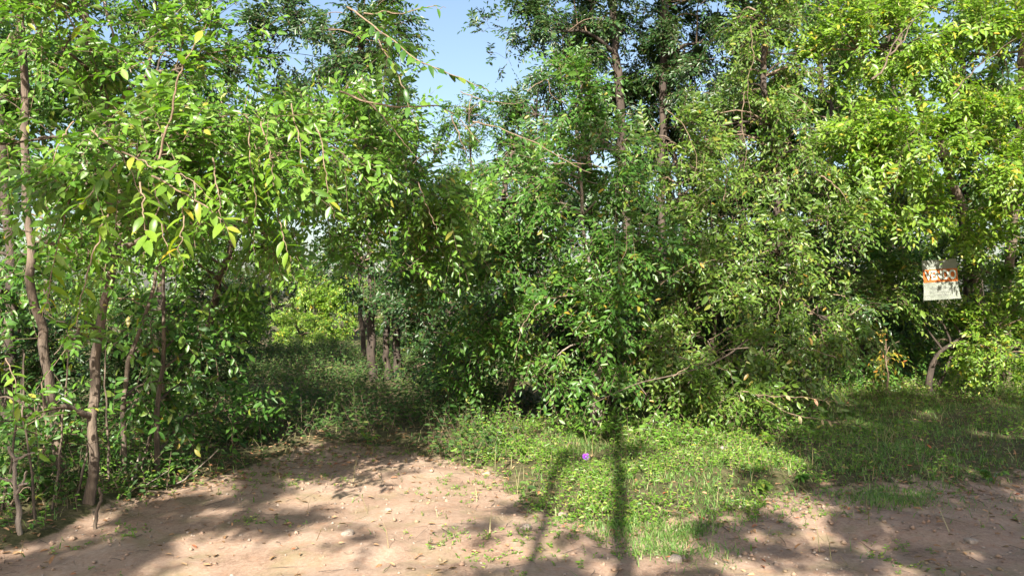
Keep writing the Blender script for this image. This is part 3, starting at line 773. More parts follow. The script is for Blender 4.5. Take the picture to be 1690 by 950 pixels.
tree('shrub', 'little shrub with a curved dark stem on the shaded grass below the sign', 'shrub',
     [trunk_px((1536, 656), [(1532, 630, 13.0), (1545, 595, 13), (1560, 575, 12.9), (1600, 552, 12.8), (1660, 556, 12.7)], 0.06, 0.012),
      trunk_px((1538, 655), [(1550, 632, 13.1), (1562, 605, 13.1), (1572, 560, 13.1)], 0.035, 0.012)],
     [blob(1550, 525, 12.8, 55, 28, 0.4, 2.6), blob(1630, 530, 12.7, 60, 30, 0.4, 2.4), blob(1600, 575, 13.1, 50, 22, 0.3, 1.2), blob(1680, 590, 12.8, 50, 40, 0.5, 2)],
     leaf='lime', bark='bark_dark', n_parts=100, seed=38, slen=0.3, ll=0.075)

tree('shrub', 'leafy yellow-green shrub spreading over the bank beside the curved-stem shrub', 'shrub',
     [trunk_px((1640, 655), [(1638, 620, 12.6), (1645, 570, 12.4), (1640, 520, 12.3)], 0.025, 0.01)],
     [blob(1650, 570, 12.2, 70, 40, 0.5, 4), blob(1625, 600, 12.5, 40, 22, 0.35, 3), blob(1690, 510, 12.2, 60, 40, 0.5, 4), blob(1660, 625, 12.3, 60, 22, 0.4, 3)],
     leaf='lime', bark='bark', n_parts=80, seed=138, ll=0.075, limbs=3, slen=0.3)
tree('shrub', 'small shrub with orange-yellow autumn leaves in front of a dark hollow', 'shrub',
     [trunk_px((1462, 662), [(1464, 620, 12.6), (1460, 560, 12.4)], 0.02, 0.008)],
     [blob(1462, 568, 12.6, 26, 30, 0.2, 1.5)], leaf='yellow', bark='twig', n_parts=60, seed=39, limbs=3, sub=0.15)

tree('shrub', 'dense dark green shrub filling the gap between the draped tree and the sign', 'shrub',
     [trunk_px((1420, 640), [(1420, 590, 14.6), (1410, 500, 14.4), (1420, 400, 14.2)], 0.05, 0.02)],
     [blob(1400, 560, 13.6, 70, 60, 0.8, 4.5), blob(1500, 590, 14.6, 60, 40, 0.7, 3.5), blob(1430, 420, 13.8, 80, 70, 0.9, 4)],
     leaf='mid', bark='bark_dark', n_parts=60, seed=40)

# tall trees behind
tree('tree', 'tall dark tree with two visible upright trunks against the blue sky', 'tree',
     [trunk_px((1035, 620), [(1034, 400, 16.8), (1022, 150, 16.8), (1010, 0, 16.8), (1000, -160, 16.8)], 0.1, 0.07),
      trunk_px((1090, 622), [(1092, 400, 16.6), (1095, 180, 16.6), (1098, 0, 16.6), (1105, -160, 16.6)], 0.09, 0.06)],
     [blob(930, 50, 15.5, 90, 60, 1.1, 4), blob(860, 40, 15.5, 70, 38, 0.9, 3.6), blob(1060, 60, 17.8, 110, 110, 1.0, 4), blob(1170, 70, 16, 90, 120, 1.2, 4.5), blob(1060, 210, 17.5, 130, 70, 1.0, 4),
      blob(1000, -90, 16, 220, 80, 1.5, 4), blob(1250, -20, 16, 110, 90, 1.2, 4), blob(805, 45, 15.2, 45, 18, 0.6, 2.0), blob(835, 95, 15.2, 38, 22, 0.6, 2.2), blob(885, 190, 14.6, 50, 50, 0.8, 4), blob(830, 240, 14.8, 60, 40, 0.8, 3.4), blob(915, 110, 15, 45, 60, 0.8, 3.5)],
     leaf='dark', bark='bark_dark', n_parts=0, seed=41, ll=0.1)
def copy_tree(src, loc, rz, sc, label):
    o = src.copy(); C.objects.link(o)
    o.location = loc; o.rotation_euler = (0, 0, rz); o.scale = (sc, sc, sc)
    o['label'] = label
    for ch in src.children:
        c = ch.copy(); C.objects.link(c); c.parent = o
    return o
def stand(px, d):
    return np.array([(px - CX) / F * d, d, 0.05])
def proto(label, leaf, blobs, h, r, seed, ll, at_, group, name='tree'):
    g = stand(*at_)
    return tree(name, label, name, [([g, g + (0.1, 0, h * 0.3), g + (-0.1, 0.1, h * 0.65), g + (0.05, 0, h)], r, r * 0.4)],
                [(g + np.array(b[:3]), b[3:6], b[6]) for b in blobs], leaf=leaf, bark='bark_dark', seed=seed, ll=ll, limbs=2, group=group, slen=0.5)
# full-height dark trees that close the wall of green, crowns down to the ground
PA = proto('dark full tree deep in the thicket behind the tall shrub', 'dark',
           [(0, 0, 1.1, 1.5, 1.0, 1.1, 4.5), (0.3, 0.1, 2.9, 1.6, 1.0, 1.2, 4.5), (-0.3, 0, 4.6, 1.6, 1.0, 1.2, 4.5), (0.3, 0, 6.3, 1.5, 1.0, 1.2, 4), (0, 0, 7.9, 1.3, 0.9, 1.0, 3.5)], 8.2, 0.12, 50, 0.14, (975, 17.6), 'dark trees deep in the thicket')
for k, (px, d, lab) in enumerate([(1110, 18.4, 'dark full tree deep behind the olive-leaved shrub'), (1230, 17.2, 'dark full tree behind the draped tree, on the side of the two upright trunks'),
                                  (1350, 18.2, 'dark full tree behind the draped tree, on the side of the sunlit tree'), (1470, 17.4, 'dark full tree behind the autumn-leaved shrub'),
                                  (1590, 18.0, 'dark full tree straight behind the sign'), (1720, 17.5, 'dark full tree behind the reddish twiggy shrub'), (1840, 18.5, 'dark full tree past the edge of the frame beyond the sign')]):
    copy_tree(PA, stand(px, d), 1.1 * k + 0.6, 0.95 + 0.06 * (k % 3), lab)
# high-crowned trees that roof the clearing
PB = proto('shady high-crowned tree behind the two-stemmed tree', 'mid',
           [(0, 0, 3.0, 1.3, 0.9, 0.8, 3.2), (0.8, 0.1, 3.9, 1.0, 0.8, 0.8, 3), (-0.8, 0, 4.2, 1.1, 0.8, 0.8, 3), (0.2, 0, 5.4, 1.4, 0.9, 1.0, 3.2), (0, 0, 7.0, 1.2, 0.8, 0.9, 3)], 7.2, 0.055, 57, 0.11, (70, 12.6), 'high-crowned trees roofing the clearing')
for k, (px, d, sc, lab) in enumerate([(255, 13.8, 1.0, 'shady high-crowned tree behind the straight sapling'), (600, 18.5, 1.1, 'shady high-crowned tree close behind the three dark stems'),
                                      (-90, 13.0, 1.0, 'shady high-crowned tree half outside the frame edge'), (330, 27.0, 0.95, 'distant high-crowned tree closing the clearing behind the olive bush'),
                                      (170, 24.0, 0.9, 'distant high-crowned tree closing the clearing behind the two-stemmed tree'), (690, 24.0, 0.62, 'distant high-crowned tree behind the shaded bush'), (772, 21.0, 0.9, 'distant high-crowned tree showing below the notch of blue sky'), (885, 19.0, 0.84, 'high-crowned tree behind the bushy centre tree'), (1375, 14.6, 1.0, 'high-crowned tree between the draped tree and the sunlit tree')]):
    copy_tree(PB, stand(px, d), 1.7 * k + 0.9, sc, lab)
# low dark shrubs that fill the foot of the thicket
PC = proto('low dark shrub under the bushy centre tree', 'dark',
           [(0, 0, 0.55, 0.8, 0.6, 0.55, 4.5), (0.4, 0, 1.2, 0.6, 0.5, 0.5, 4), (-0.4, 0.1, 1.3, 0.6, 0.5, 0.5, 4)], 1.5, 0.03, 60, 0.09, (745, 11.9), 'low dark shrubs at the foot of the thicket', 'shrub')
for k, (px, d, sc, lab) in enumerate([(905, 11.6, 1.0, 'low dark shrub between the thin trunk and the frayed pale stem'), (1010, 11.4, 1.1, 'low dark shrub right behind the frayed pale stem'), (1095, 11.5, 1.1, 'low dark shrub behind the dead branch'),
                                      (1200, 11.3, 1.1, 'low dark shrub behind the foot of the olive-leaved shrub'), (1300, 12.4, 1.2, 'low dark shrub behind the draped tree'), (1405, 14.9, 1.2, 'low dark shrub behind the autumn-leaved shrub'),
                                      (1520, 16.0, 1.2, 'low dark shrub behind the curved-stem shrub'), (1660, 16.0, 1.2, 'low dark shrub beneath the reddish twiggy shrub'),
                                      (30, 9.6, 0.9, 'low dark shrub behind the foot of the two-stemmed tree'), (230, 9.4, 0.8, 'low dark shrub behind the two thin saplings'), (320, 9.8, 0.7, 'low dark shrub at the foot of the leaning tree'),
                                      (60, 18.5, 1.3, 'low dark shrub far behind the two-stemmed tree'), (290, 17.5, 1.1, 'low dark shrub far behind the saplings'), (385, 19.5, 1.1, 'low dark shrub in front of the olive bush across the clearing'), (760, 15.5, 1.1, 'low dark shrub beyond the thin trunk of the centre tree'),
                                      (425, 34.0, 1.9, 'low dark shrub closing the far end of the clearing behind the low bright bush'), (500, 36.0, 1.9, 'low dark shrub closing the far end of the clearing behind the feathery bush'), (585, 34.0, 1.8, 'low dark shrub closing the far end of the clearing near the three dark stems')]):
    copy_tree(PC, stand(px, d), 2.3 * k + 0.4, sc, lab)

# beyond the clearing
far = [
    ('shrub', 'pale feathery sunlit bush at the far end of the clearing', 'lime', 525, 29, 0.9, [(0, 0, 1.0, 1.4, 0.8, 1.0, 7), (-0.6, 0.2, 2.0, 0.9, 0.6, 0.6, 5), (0.6, 0.1, 1.9, 0.9, 0.6, 0.6, 5)]),  # yellow-green leaf colour chosen to make the bush read as sunlit
    ('shrub', 'low bright yellow-green bush at the sunlit end of the clearing', 'lime', 440, 26, 0.5, [(0, 0, 0.45, 0.6, 0.5, 0.4, 4), (-0.7, 0.2, 0.5, 0.5, 0.5, 0.4, 3)]),
    ('shrub', 'sunlit yellow-green bush in the middle of the opening, before the feathery bush', 'lime', 492, 24, 0.8, [(0, 0, 0.7, 0.7, 0.5, 0.6, 4), (0.8, 0.2, 0.5, 0.6, 0.5, 0.4, 3.5)]),  # added bush, its light leaf colour brightens the opening
    ('shrub', 'bright yellow bush glimpsed through the dark hole left of the thin trunk', 'lime', 822, 18, 0.9, [(0, 0, 0.95, 0.42, 0.4, 0.55, 4.5)]),
    ('shrub', 'yellowing bush glowing between the two stems of the pale tree', 'lime', 108, 15, 0.9, [(0, 0, 0.95, 0.55, 0.5, 0.6, 4), (0.3, 0.2, 1.6, 0.4, 0.4, 0.4, 2)]),
    ('shrub', 'olive bush with reddish tips behind the straight sapling', 'olive', 345, 21, 0.9, [(0, 0, 0.9, 0.9, 0.6, 0.8, 4), (0.6, 0.1, 1.5, 0.5, 0.5, 0.5, 2)]),
    ('shrub', 'green bush behind the crooked sapling across the clearing', 'mid', 235, 19, 0.9, [(0, 0, 0.9, 0.9, 0.6, 0.8, 4), (-0.4, 0.1, 1.7, 0.6, 0.5, 0.5, 3)]),
    ('shrub', 'shaded bush behind the three dark stems', 'mid', 690, 20, 0.9, [(0, 0, 1.0, 1.1, 0.7, 0.9, 4.5), (0.3, 0.1, 2.0, 0.9, 0.6, 0.8, 4)]),
    ('tree', 'small far tree at the end of the clearing below the bright gap', 'olive', 600, 32, 2.0, [(0, 0, 1.2, 1.3, 0.8, 1.1, 3.5), (0.9, 0, 2.0, 0.9, 0.8, 0.8, 3)]),
    ('tree', 'far rounded tree seen low between the leaning tree and the sapling', 'mid', 390, 34, 2.0, [(0, 0, 1.2, 1.5, 0.8, 1.2, 3.5), (-1.2, 0, 1.7, 1.1, 0.8, 0.9, 3)]),
    ('tree', 'far green tree behind the two-stemmed tree', 'mid', 180, 30, 2.2, [(0, 0, 1.3, 1.6, 0.8, 1.2, 3.5), (-1.0, 0, 2.6, 1.1, 0.8, 1.0, 2.6)]),
    ('tree', 'far grey-green tree at the dark edge of the frame', 'olive', 20, 28, 2.2, [(0, 0, 1.3, 1.6, 0.8, 1.2, 3.5), (-0.5, 0, 2.7, 1.2, 0.8, 1.0, 2.6)]),
    ('tree', 'far dark tree closing the view behind the bushy centre tree', 'dark', 800, 26, 2.2, [(0, 0, 1.4, 1.5, 0.8, 1.4, 4), (0.2, 0, 3.4, 1.5, 0.8, 1.3, 4), (0.9, 0, 5.0, 1.2, 0.8, 1.0, 3)]),
]
for k, (nm, lab, lf, px, d, th, bl) in enumerate(far):
    g = np.array([(px - CX) / F * d, d, 0.05])
    tree(nm, lab, nm, [([g, g + (0.05, 0, th * 0.5), g + (-0.05, 0, th)], 0.05 if nm == 'shrub' else 0.1, 0.02)],
         [(g + np.array(b[:3]), b[3:6], b[6]) for b in bl], leaf=lf, bark='bark_dark', seed=70 + k, ll=0.085 if d < 25 else 0.12, limbs=3)

# trees on the near side of the track, behind the viewer: they throw the dappled shade
KX = math.tan(SHADOW_AZ)
def caster(px, py, h):
    """centre at height h whose shadow lands on the ground at photo pixel"""
    g = on_ground(px, py)
    k = h / math.tan(SUN_EL)
    return g + np.array([-math.sin(SHADOW_AZ) * k, -math.cos(SHADOW_AZ) * k, h])
def shade(px, py, h, r, layers):
    return (caster(px, py, h), r, layers)
tree('tree', 'slim tall tree standing behind the viewer at the roadside', 'tree',
     [([(-0.12, -1.5, 0), (-0.1, -1.5, 2.5), (-0.12, -1.5, 5), (-0.1, -1.52, 7.5), (-0.12, -1.5, 9.4)], 0.085, 0.045)],
     [((0.3, -1.4, 9.7), (1.0, 0.9, 0.9), 3.0), ((1.4, -1.3, 9.0), (0.8, 0.7, 0.8), 2.6)], leaf='mid', bark='bark', seed=90, limbs=4, ll=0.12)
tree('tree', 'second slim tree standing behind the viewer at the roadside', 'tree',
     [([(-0.76, -2.2, 0), (-0.76, -2.2, 7)], 0.055, 0.035)],
     [((-0.6, -2.2, 7.4), (0.6, 0.6, 0.45), 2.2)], leaf='mid', bark='bark', seed=91, limbs=4, ll=0.12)
tree('tree', 'broad tree behind the viewer shading the road and the verge', 'tree',
     [([(4.5, -7, 0), (4.4, -7, 3), (4.0, -6, 5), (3.6, -4.6, 6.6)], 0.2, 0.08)],
     [shade(1600, 685, 7.4, (2.3, 1.3, 0.6), 18.7), shade(1440, 705, 6.8, (1.2, 1.0, 0.5), 17.0), shade(1560, 740, 6.6, (1.5, 1.0, 0.5), 17.0), shade(1410, 765, 6.2, (0.7, 0.6, 0.4), 13.6), shade(1690, 780, 6.4, (1.2, 1.0, 0.6), 15.3), shade(1560, 830, 6.0, (0.9, 0.6, 0.45), 13.6),
      shade(1680, 890, 5.6, (0.9, 0.6, 0.4), 15.3), shade(1390, 850, 5.4, (0.3, 0.25, 0.2), 4.1), shade(1220, 850, 5.6, (0.3, 0.4, 0.25), 5.1), shade(1210, 920, 5.2, (0.3, 0.3, 0.25), 6.0), shade(1540, 930, 5.2, (0.45, 0.3, 0.3), 6.8), shade(1400, 930, 5.0, (0.25, 0.1, 0.15), 4.1),
      shade(1090, 945, 5.0, (0.35, 0.12, 0.15), 5.1), shade(1600, 910, 5.2, (0.6, 0.3, 0.3), 8), shade(1330, 900, 5.0, (0.22, 0.1, 0.1), 4), shade(1480, 860, 5.4, (0.35, 0.2, 0.2), 6), shade(960, 905, 5.2, (0.15, 0.1, 0.1), 3), shade(1450, 880, 5.3, (0.2, 0.12, 0.12), 3), shade(1180, 704, 6.4, (0.8, 0.3, 0.3), 6), shade(1300, 790, 5.8, (0.4, 0.25, 0.2), 3.4)],
     leaf='mid', bark='bark', seed=92, ll=0.12, limbs=4, sub=0.16, slen=0.3)
tree('tree', 'spreading tree behind the viewer dappling the bare dirt', 'tree',
     [([(-5, -6, 0), (-4.8, -6, 2.5), (-4.0, -5, 4.5), (-3.4, -4, 6)], 0.17, 0.07)],
     [shade(60, 905, 5.2, (0.7, 0.25, 0.3), 4.4), shade(230, 890, 5.4, (0.6, 0.25, 0.25), 4.1), shade(330, 850, 5.6, (0.7, 0.4, 0.3), 4.8), shade(420, 810, 5.8, (0.5, 0.4, 0.25), 4.1), shade(540, 780, 6, (0.7, 0.4, 0.3), 5.1), shade(250, 945, 5.0, (0.3, 0.1, 0.1), 3.1),
      shade(330, 765, 5.8, (0.7, 0.5, 0.35), 6), shade(230, 745, 5.8, (0.7, 0.5, 0.35), 6), shade(803, 688, 6.6, (0.6, 0.4, 0.35), 6), shade(280, 880, 5.3, (0.55, 0.22, 0.2), 4.5), shade(150, 905, 5.2, (0.5, 0.3, 0.25), 4), shade(400, 870, 5.4, (0.3, 0.18, 0.14), 4), shade(60, 930, 5.0, (0.6, 0.2, 0.2), 5), shade(250, 830, 5.5, (0.5, 0.3, 0.2), 5), shade(520, 840, 5.6, (0.22, 0.14, 0.1), 3), shade(100, 772, 5.6, (0.7, 0.5, 0.4), 4), shade(470, 775, 6.0, (0.5, 0.3, 0.2), 4), shade(110, 835, 5.4, (0.7, 0.4, 0.3), 5.1), shade(20, 850, 5.4, (0.6, 0.5, 0.4), 5.1),
      shade(860, 870, 5.2, (0.25, 0.45, 0.25), 4.4), shade(820, 935, 5, (0.5, 0.15, 0.2), 4.4), shade(625, 885, 5.2, (0.08, 0.12, 0.08), 1.4)],
     leaf='mid', bark='bark', seed=93, ll=0.1, limbs=4, sub=0.13, slen=0.26, n=9)

# ------------------------------------------------------------------ small woody things
rng = np.random.default_rng(200)
def stick(name, label, cat, pts, r0, r1, kids=(), bark='bark_pale', group=None):
    org = np.array(pts[0], float)
    root = thing(name, label, cat, org, group)
    cp = curve_pts(pts, 18, r0 * 0.5, int(rng.integers(1e6)))
    v, q = tube(cp, np.linspace(r0, r1, 18), None, 7, 0.06, 3)
    newmesh('stem', v - org, q, [M[bark]], root, smooth_shade=True)
    for k in kids:
        cp = curve_pts(k, 10, r0 * 0.3, int(rng.integers(1e6)))
        v, q = tube(cp, np.linspace(r0 * 0.6, r1 * 0.6, 10), None, 5)
        newmesh('twig', v - org, q, [M[bark]], root, smooth_shade=True)
    return root
stick('dead_branch', 'long bare dead branch slanting across the shrubs above the weeds', 'branch',
      pxs([(968, 670, 8.5), (1010, 650, 8.5), (1052, 632, 8.5), (1095, 622, 8.55), (1133, 613, 8.6), (1173, 600, 8.7), (1205, 582, 8.8), (1234, 560, 8.9)]), 0.004, 0.010, bark='bark', kids=[pxs([(1052, 632, 8.5), (1058, 640, 8.5), (1066, 650, 8.45)]), pxs([(1150, 608, 8.65), (1140, 595, 8.65), (1120, 588, 8.6)]), pxs([(1180, 596, 8.7), (1190, 585, 8.6), (1200, 577, 8.55), (1235, 573, 8.5)]), pxs([(1133, 613, 8.6), (1142, 622, 8.6), (1135, 632, 8.6)])])
g = on_ground(36, 880)
stick('dead_sapling', 'dead grey sapling with snapped side twigs beside the dirt', 'sapling',
      [g] + pxs([(30, 820, 5.6), (26, 770, 5.6), (18, 735, 5.6)]), 0.02, 0.01,
      [pxs([(29, 815, 5.6), (40, 795, 5.55), (44, 775, 5.5)]), pxs([(27, 800, 5.6), (18, 790, 5.6), (-5, 787, 5.6)]), pxs([(34, 800, 5.58), (48, 797, 5.5)]), pxs([(25, 760, 5.6), (40, 752, 5.6), (60, 745, 5.6)])])
g = on_ground(160, 866)
stick('broken_stick', 'short crooked broken stick standing in front of the two-stemmed tree', 'stick', [g] + pxs([(162, 840, 5.85), (170, 820, 5.85), (166, 802, 5.85)]), 0.014, 0.009, bark='bark')
g = on_ground(212, 795)
stick('fallen_twig', 'thin pale twig leaning low between the two saplings', 'twig', pxs([(198, 806, 6.9), (225, 803, 6.9), (262, 800, 6.9)]), 0.007, 0.004, [pxs([(240, 801, 6.9), (262, 786, 6.9), (280, 775, 6.9)])])
stick('fallen_twig', 'forked pale twig leaning beside the straight sapling', 'twig', [on_ground(222, 803)] + pxs([(226, 775, 7.0), (233, 745, 7.0)]), 0.016, 0.009, [pxs([(226, 775, 7.0), (216, 760, 7.0)])])
stick('fallen_twig', 'curved thin twig lying at the shaded edge of the dirt', 'twig', [on_ground(275, 800)] + pxs([(305, 790, 7.2), (335, 765, 7.3), (362, 740, 7.3)]), 0.008, 0.004)
for k, (px, py, lean, lab) in enumerate([(60, 862, -14, 'slim dry stem between the dead sapling and the two-stemmed tree'), (88, 850, 6, 'slim dry stem close beside the leaning trunk'), (128, 836, 12, 'slim dry stem hugging the peeling trunk'), (182, 815, -8, 'slim dry stem just behind the broken stick'), (232, 798, 16, 'slim dry stem halfway between the two thin saplings'), (5, 850, 10, 'slim dry stem at the very edge of the frame behind the dead sapling')]):
    g = on_ground(px, py)
    stick('dry_stem', lab, 'stem', [g, g + (lean * 0.004, 0.05, 0.35), g + (lean * 0.009, 0.06, 0.8), g + (lean * 0.01, 0.1, 1.2)], 0.011, 0.005, bark='bark', group='dry stems at the foot of the tree')

# ------------------------------------------------------------------ the sign
def make_sign():
    d = 11.8
    c = at(1552, 461, d)
    W, H = 54 / F * d, 66 / F * d
    root = thing('sign', 'small white plastic sign, its white greyed for shade, with an orange VENDO band hanging among the leaves', 'sign', c)
    root.rotation_euler = (R(-4), R(-3.5), R(-8))
    bm = bmesh.new()
    nX, nZ = 10, 12
    vs = [[bm.verts.new(((i / nX - 0.5) * W * (1.0 if j > 3 else 1.0 + 0.03 * (3 - j)), -0.010 + 0.012 * math.sin(i * 0.7 + j * 0.4), (j / nZ - 0.5) * H)) for i in range(nX + 1)] for j in range(nZ + 1)]
    for j in range(nZ):
        for i in range(nX):
            bm.faces.new((vs[j][i], vs[j][i + 1], vs[j + 1][i + 1], vs[j + 1][i]))
    bmesh.ops.solidify(bm, geom=bm.faces[:], thickness=0.004)
    bm_obj('sheet', bm, M['sign_white'], root)
    def plate(name, x0, x1, z0, z1, m, y):
        b = bmesh.new()
        n = 8
        row = [[b.verts.new((x0 + (x1 - x0) * i / n, y - 0.010 + 0.012 * math.sin(((x0 + (x1 - x0) * i / n) / W + 0.5) * nX * 0.7 + ((z / H) + 0.5) * nZ * 0.4), z)) for i in range(n + 1)] for z in (z0, (z0 + z1) / 2, z1)]
        for j in range(2):
            for i in range(n):
                b.faces.new((row[j][i], row[j][i + 1], row[j + 1][i + 1], row[j + 1][i]))
        bmesh.ops.solidify(b, geom=b.faces[:], thickness=0.001)
        return bm_obj(name, b, m, root)
    plate('orange_band', -W * 0.49, W * 0.49, -0.06 * H, 0.26 * H, M['sign_orange'], -0.006)
    cu = bpy.data.curves.new('text', 'FONT'); cu.body = 'VENDO'; cu.size = 0.24 * H * 1.3; cu.align_x = 'CENTER'; cu.align_y = 'CENTER'; cu.extrude = 0.001; cu.offset = 0.007
    to = bpy.data.objects.new('tmp', cu); C.objects.link(to)
    bpy.context.view_layer.update()
    me = bpy.data.meshes.new_from_object(to.evaluated_get(bpy.context.evaluated_depsgraph_get()))
    bpy.data.objects.remove(to)
    me.materials.clear(); me.materials.append(M['sign_white'])
    t = bpy.data.objects.new('lettering', me); C.objects.link(t); t.parent = root
    wd = max(v.co.x for v in me.vertices) - min(v.co.x for v in me.vertices)
    t.scale = (W * 0.9 / wd, 1, 1)
    t.rotation_euler = (R(90), 0, 0); t.location = (0, -0.036, 0.10 * H)
    for k, (x0, x1, z) in enumerate([(-0.3, 0.32, -0.2), (-0.34, 0.3, -0.29), (-0.25, 0.2, -0.37)]):
        plate('print_line', x0 * W, x1 * W, (z - 0.025) * H, (z + 0.02) * H, M['sign_grey'], -0.006)
    plate('print_line', -0.25 * W, 0.2 * W, 0.33 * H, 0.41 * H, M['sign_grey'], -0.006)
    for x in (-0.42, 0.42):
        v, q = tube(curve_pts([(x * W, 0, H * 0.48), (x * W * 1.1, 0.08, H * 0.62), (x * W * 0.9, 0.2, H * 0.8)], 8), 0.003, 0.003, 5)
        newmesh('tie', v, q, [M['tie']], root)
make_sign()

# ------------------------------------------------------------------ purple flower
def make_flower():
    c = at(967, 752, 8.15)
    root = thing('morning_glory', 'single violet funnel flower open among the sunlit weeds', 'flower', c)
    root.rotation_euler = (R(62), 0, R(6)); root.scale = (0.8, 0.8, 0.8)
    for k in range(5):
        a0 = k * 2 * math.pi / 5
        bm = bmesh.new()
        rows = []
        for rr, z in ((0.006, -0.03), (0.018, -0.012), (0.034, 0.0), (0.045, -0.002)):
            rows.append([bm.verts.new((rr * (1 + 0.06 * (1 - abs(i - 3) / 3)) * math.cos(a0 + (i - 3) / 6 * 2 * math.pi / 5), rr * (1 + 0.06 * (1 - abs(i - 3) / 3)) * math.sin(a0 + (i - 3) / 6 * 2 * math.pi / 5), z)) for i in range(7)])
        for j in range(3):
            for i in range(6):
                bm.faces.new((rows[j][i], rows[j + 1][i], rows[j + 1][i + 1], rows[j][i + 1]))
        bm_obj('petal', bm, M['petal'], root, True)
    bm = bmesh.new(); bmesh.ops.create_uvsphere(bm, u_segments=8, v_segments=6, radius=0.008)
    for v in bm.verts: v.co.z -= 0.012
    bm_obj('throat', bm, M['petal_eye'], root, True)
    v, q = tube(curve_pts([(0, 0, -0.03), (0, 0.01, -0.07), (0.01, 0.0, -0.16)], 8), 0.003, 0.002, 5)
    newmesh('stem', v, q, [M['weed']], root)
make_flower()

# ------------------------------------------------------------------ stones
for px, py, s, lab in [(930, 846, 0.075, 'pale stone at the foot of the weeds between the two trunk shadows'), (868, 876, 0.06, 'small white stone on the bare dirt near the grass edge'), (803, 776, 0.07, 'pale stone where the dirt meets the first weeds'),
                       (1112, 923, 0.085, 'brown stone in the shadow beside the grass tuft on the road'), (574, 884, 0.075, 'buff stone lying out on the sunlit dirt'), (642, 836, 0.05, 'small stone among crumbs in the middle of the sunlit dirt'),
                       (1195, 750, 0.08, 'reddish stone in the grass below the olive-leaved shrub'), (1602, 896, 0.07, 'grey stone on the shaded road')]:
    g = on_ground(px, py)
    bm = bmesh.new()
    bmesh.ops.create_icosphere(bm, subdivisions=3, radius=s * 0.55)
    sd = random.random() * 50
    for v in bm.verts:
        k = 1 + 0.14 * math.sin(v.co.x * 60 + sd) + 0.12 * math.sin(v.co.y * 75 + sd * 2) + 0.1 * math.sin(v.co.z * 80 + v.co.x * 50)
        v.co *= k; v.co.z *= 0.6
    o = bm_obj('stone', bm, M['stone'], None)
    o.location = (g[0], g[1], g[2] + s * 0.12); o.rotation_euler = (0, 0, random.random() * 6)
    tag(o, lab, 'stone', 'loose stones on the track')

# ------------------------------------------------------------------ ground cover (uncountable)
rng = np.random.default_rng(300)
def scatter(n, x0, x1, y0, y1, dens):
    x = rng.uniform(x0, x1, n); y = rng.uniform(y0, y1, n)
    ok = (rng.random(n) < dens(x, y)) & (np.abs(x) < 0.72 * y + 1.2)
    return x[ok], y[ok]
def pix(x, y):
    return CX + x / y * F, HY + CH / y * F

def grass_mesh(x, y, hmin, hmax, name, matname, wid=0.005):
    n = len(x)
    z = hgt(x, y)
    h = rng.uniform(hmin, hmax, n)
    a = rng.uniform(0, 2 * math.pi, n); lean = rng.uniform(0.3, 1.7, n) * h
    dx, dy = np.cos(a), np.sin(a)
    sx, sy = -dy * wid * rng.uniform(0.6, 1.5, n), dx * wid
    o = np.stack([x, y, z], -1)
    P = []
    for t, wv in ((0, 1), (0.55, 0.8), (1, 0.08)):
        c = o + np.stack([dx * lean * t ** 2, dy * lean * t ** 2, h * t - 0.3 * lean * t ** 2], -1)
        s = np.stack([sx, sy, 0 * sx], -1) * wv
        P += [c - s, c + s]
    V = np.stack(P, 1).reshape(-1, 3)
    q = np.array([[0, 1, 3, 2], [2, 3, 5, 4]])
    Qs = (np.arange(n)[:, None, None] * 6 + q[None]).reshape(-1, 4)
    ob = newmesh(name, V, Qs, [M[matname]], attrs={'rnd': ('FACE', np.repeat(rng.random(n) ** 1.2, 2))})
    tag(ob, kind='stuff')
    return ob

def veg(x, y):
    return 1 - dirt_amount(x, y)
def grass_dens(x, y):
    px, py = pix(x, y)
    clump = smooth(-0.6, 0.9, wav(x, y, 3.2, 21) + 0.6 * wav(x, y, 9, 22))
    right = smooth(850, 960, px)
    d = veg(x, y) * (0.06 + 0.94 * right) * (0.2 + 0.8 * clump ** 1.5) * smooth(15, 11, y) * smooth(6.0, 5.0, -y + 11)
    patch = np.exp(-((px - 1120) / 75) ** 2 - ((py - 890) / 26) ** 2) + 0.8 * np.exp(-((px - 1010) / 60) ** 2 - ((py - 868) / 16) ** 2) + 0.5 * np.exp(-((px - 1480) / 70) ** 2 - ((py - 825) / 18) ** 2)
    tufts = 0.035 * smooth(0.9, 1.6, wav(x, y, 5, 25))
    return np.maximum(np.maximum(d, 0.9 * patch * (0.4 + 0.6 * clump)), tufts)
gx_, gy_ = scatter(230000, -6, 10.5, 4.6, 15, grass_dens)
grass_mesh(gx_, gy_, 0.02, 0.1, 'grass', 'grass', 0.0036)

def tuft_dens(x, y):
    px, py = pix(x, y)
    p = np.exp(-((px - 1120) / 70) ** 2 - ((py - 892) / 26) ** 2) + 0.9 * np.exp(-((px - 1000) / 70) ** 2 - ((py - 862) / 15) ** 2) + 0.7 * np.exp(-((px - 1480) / 80) ** 2 - ((py - 828) / 16) ** 2)
    return p * smooth(-0.9, 0.5, wav(x, y, 9, 28))
tx_, ty_ = scatter(110000, -2.5, 5, 4.6, 7.5, tuft_dens)
grass_mesh(tx_, ty_, 0.02, 0.09, 'grass_tufts', 'grass', 0.0026)

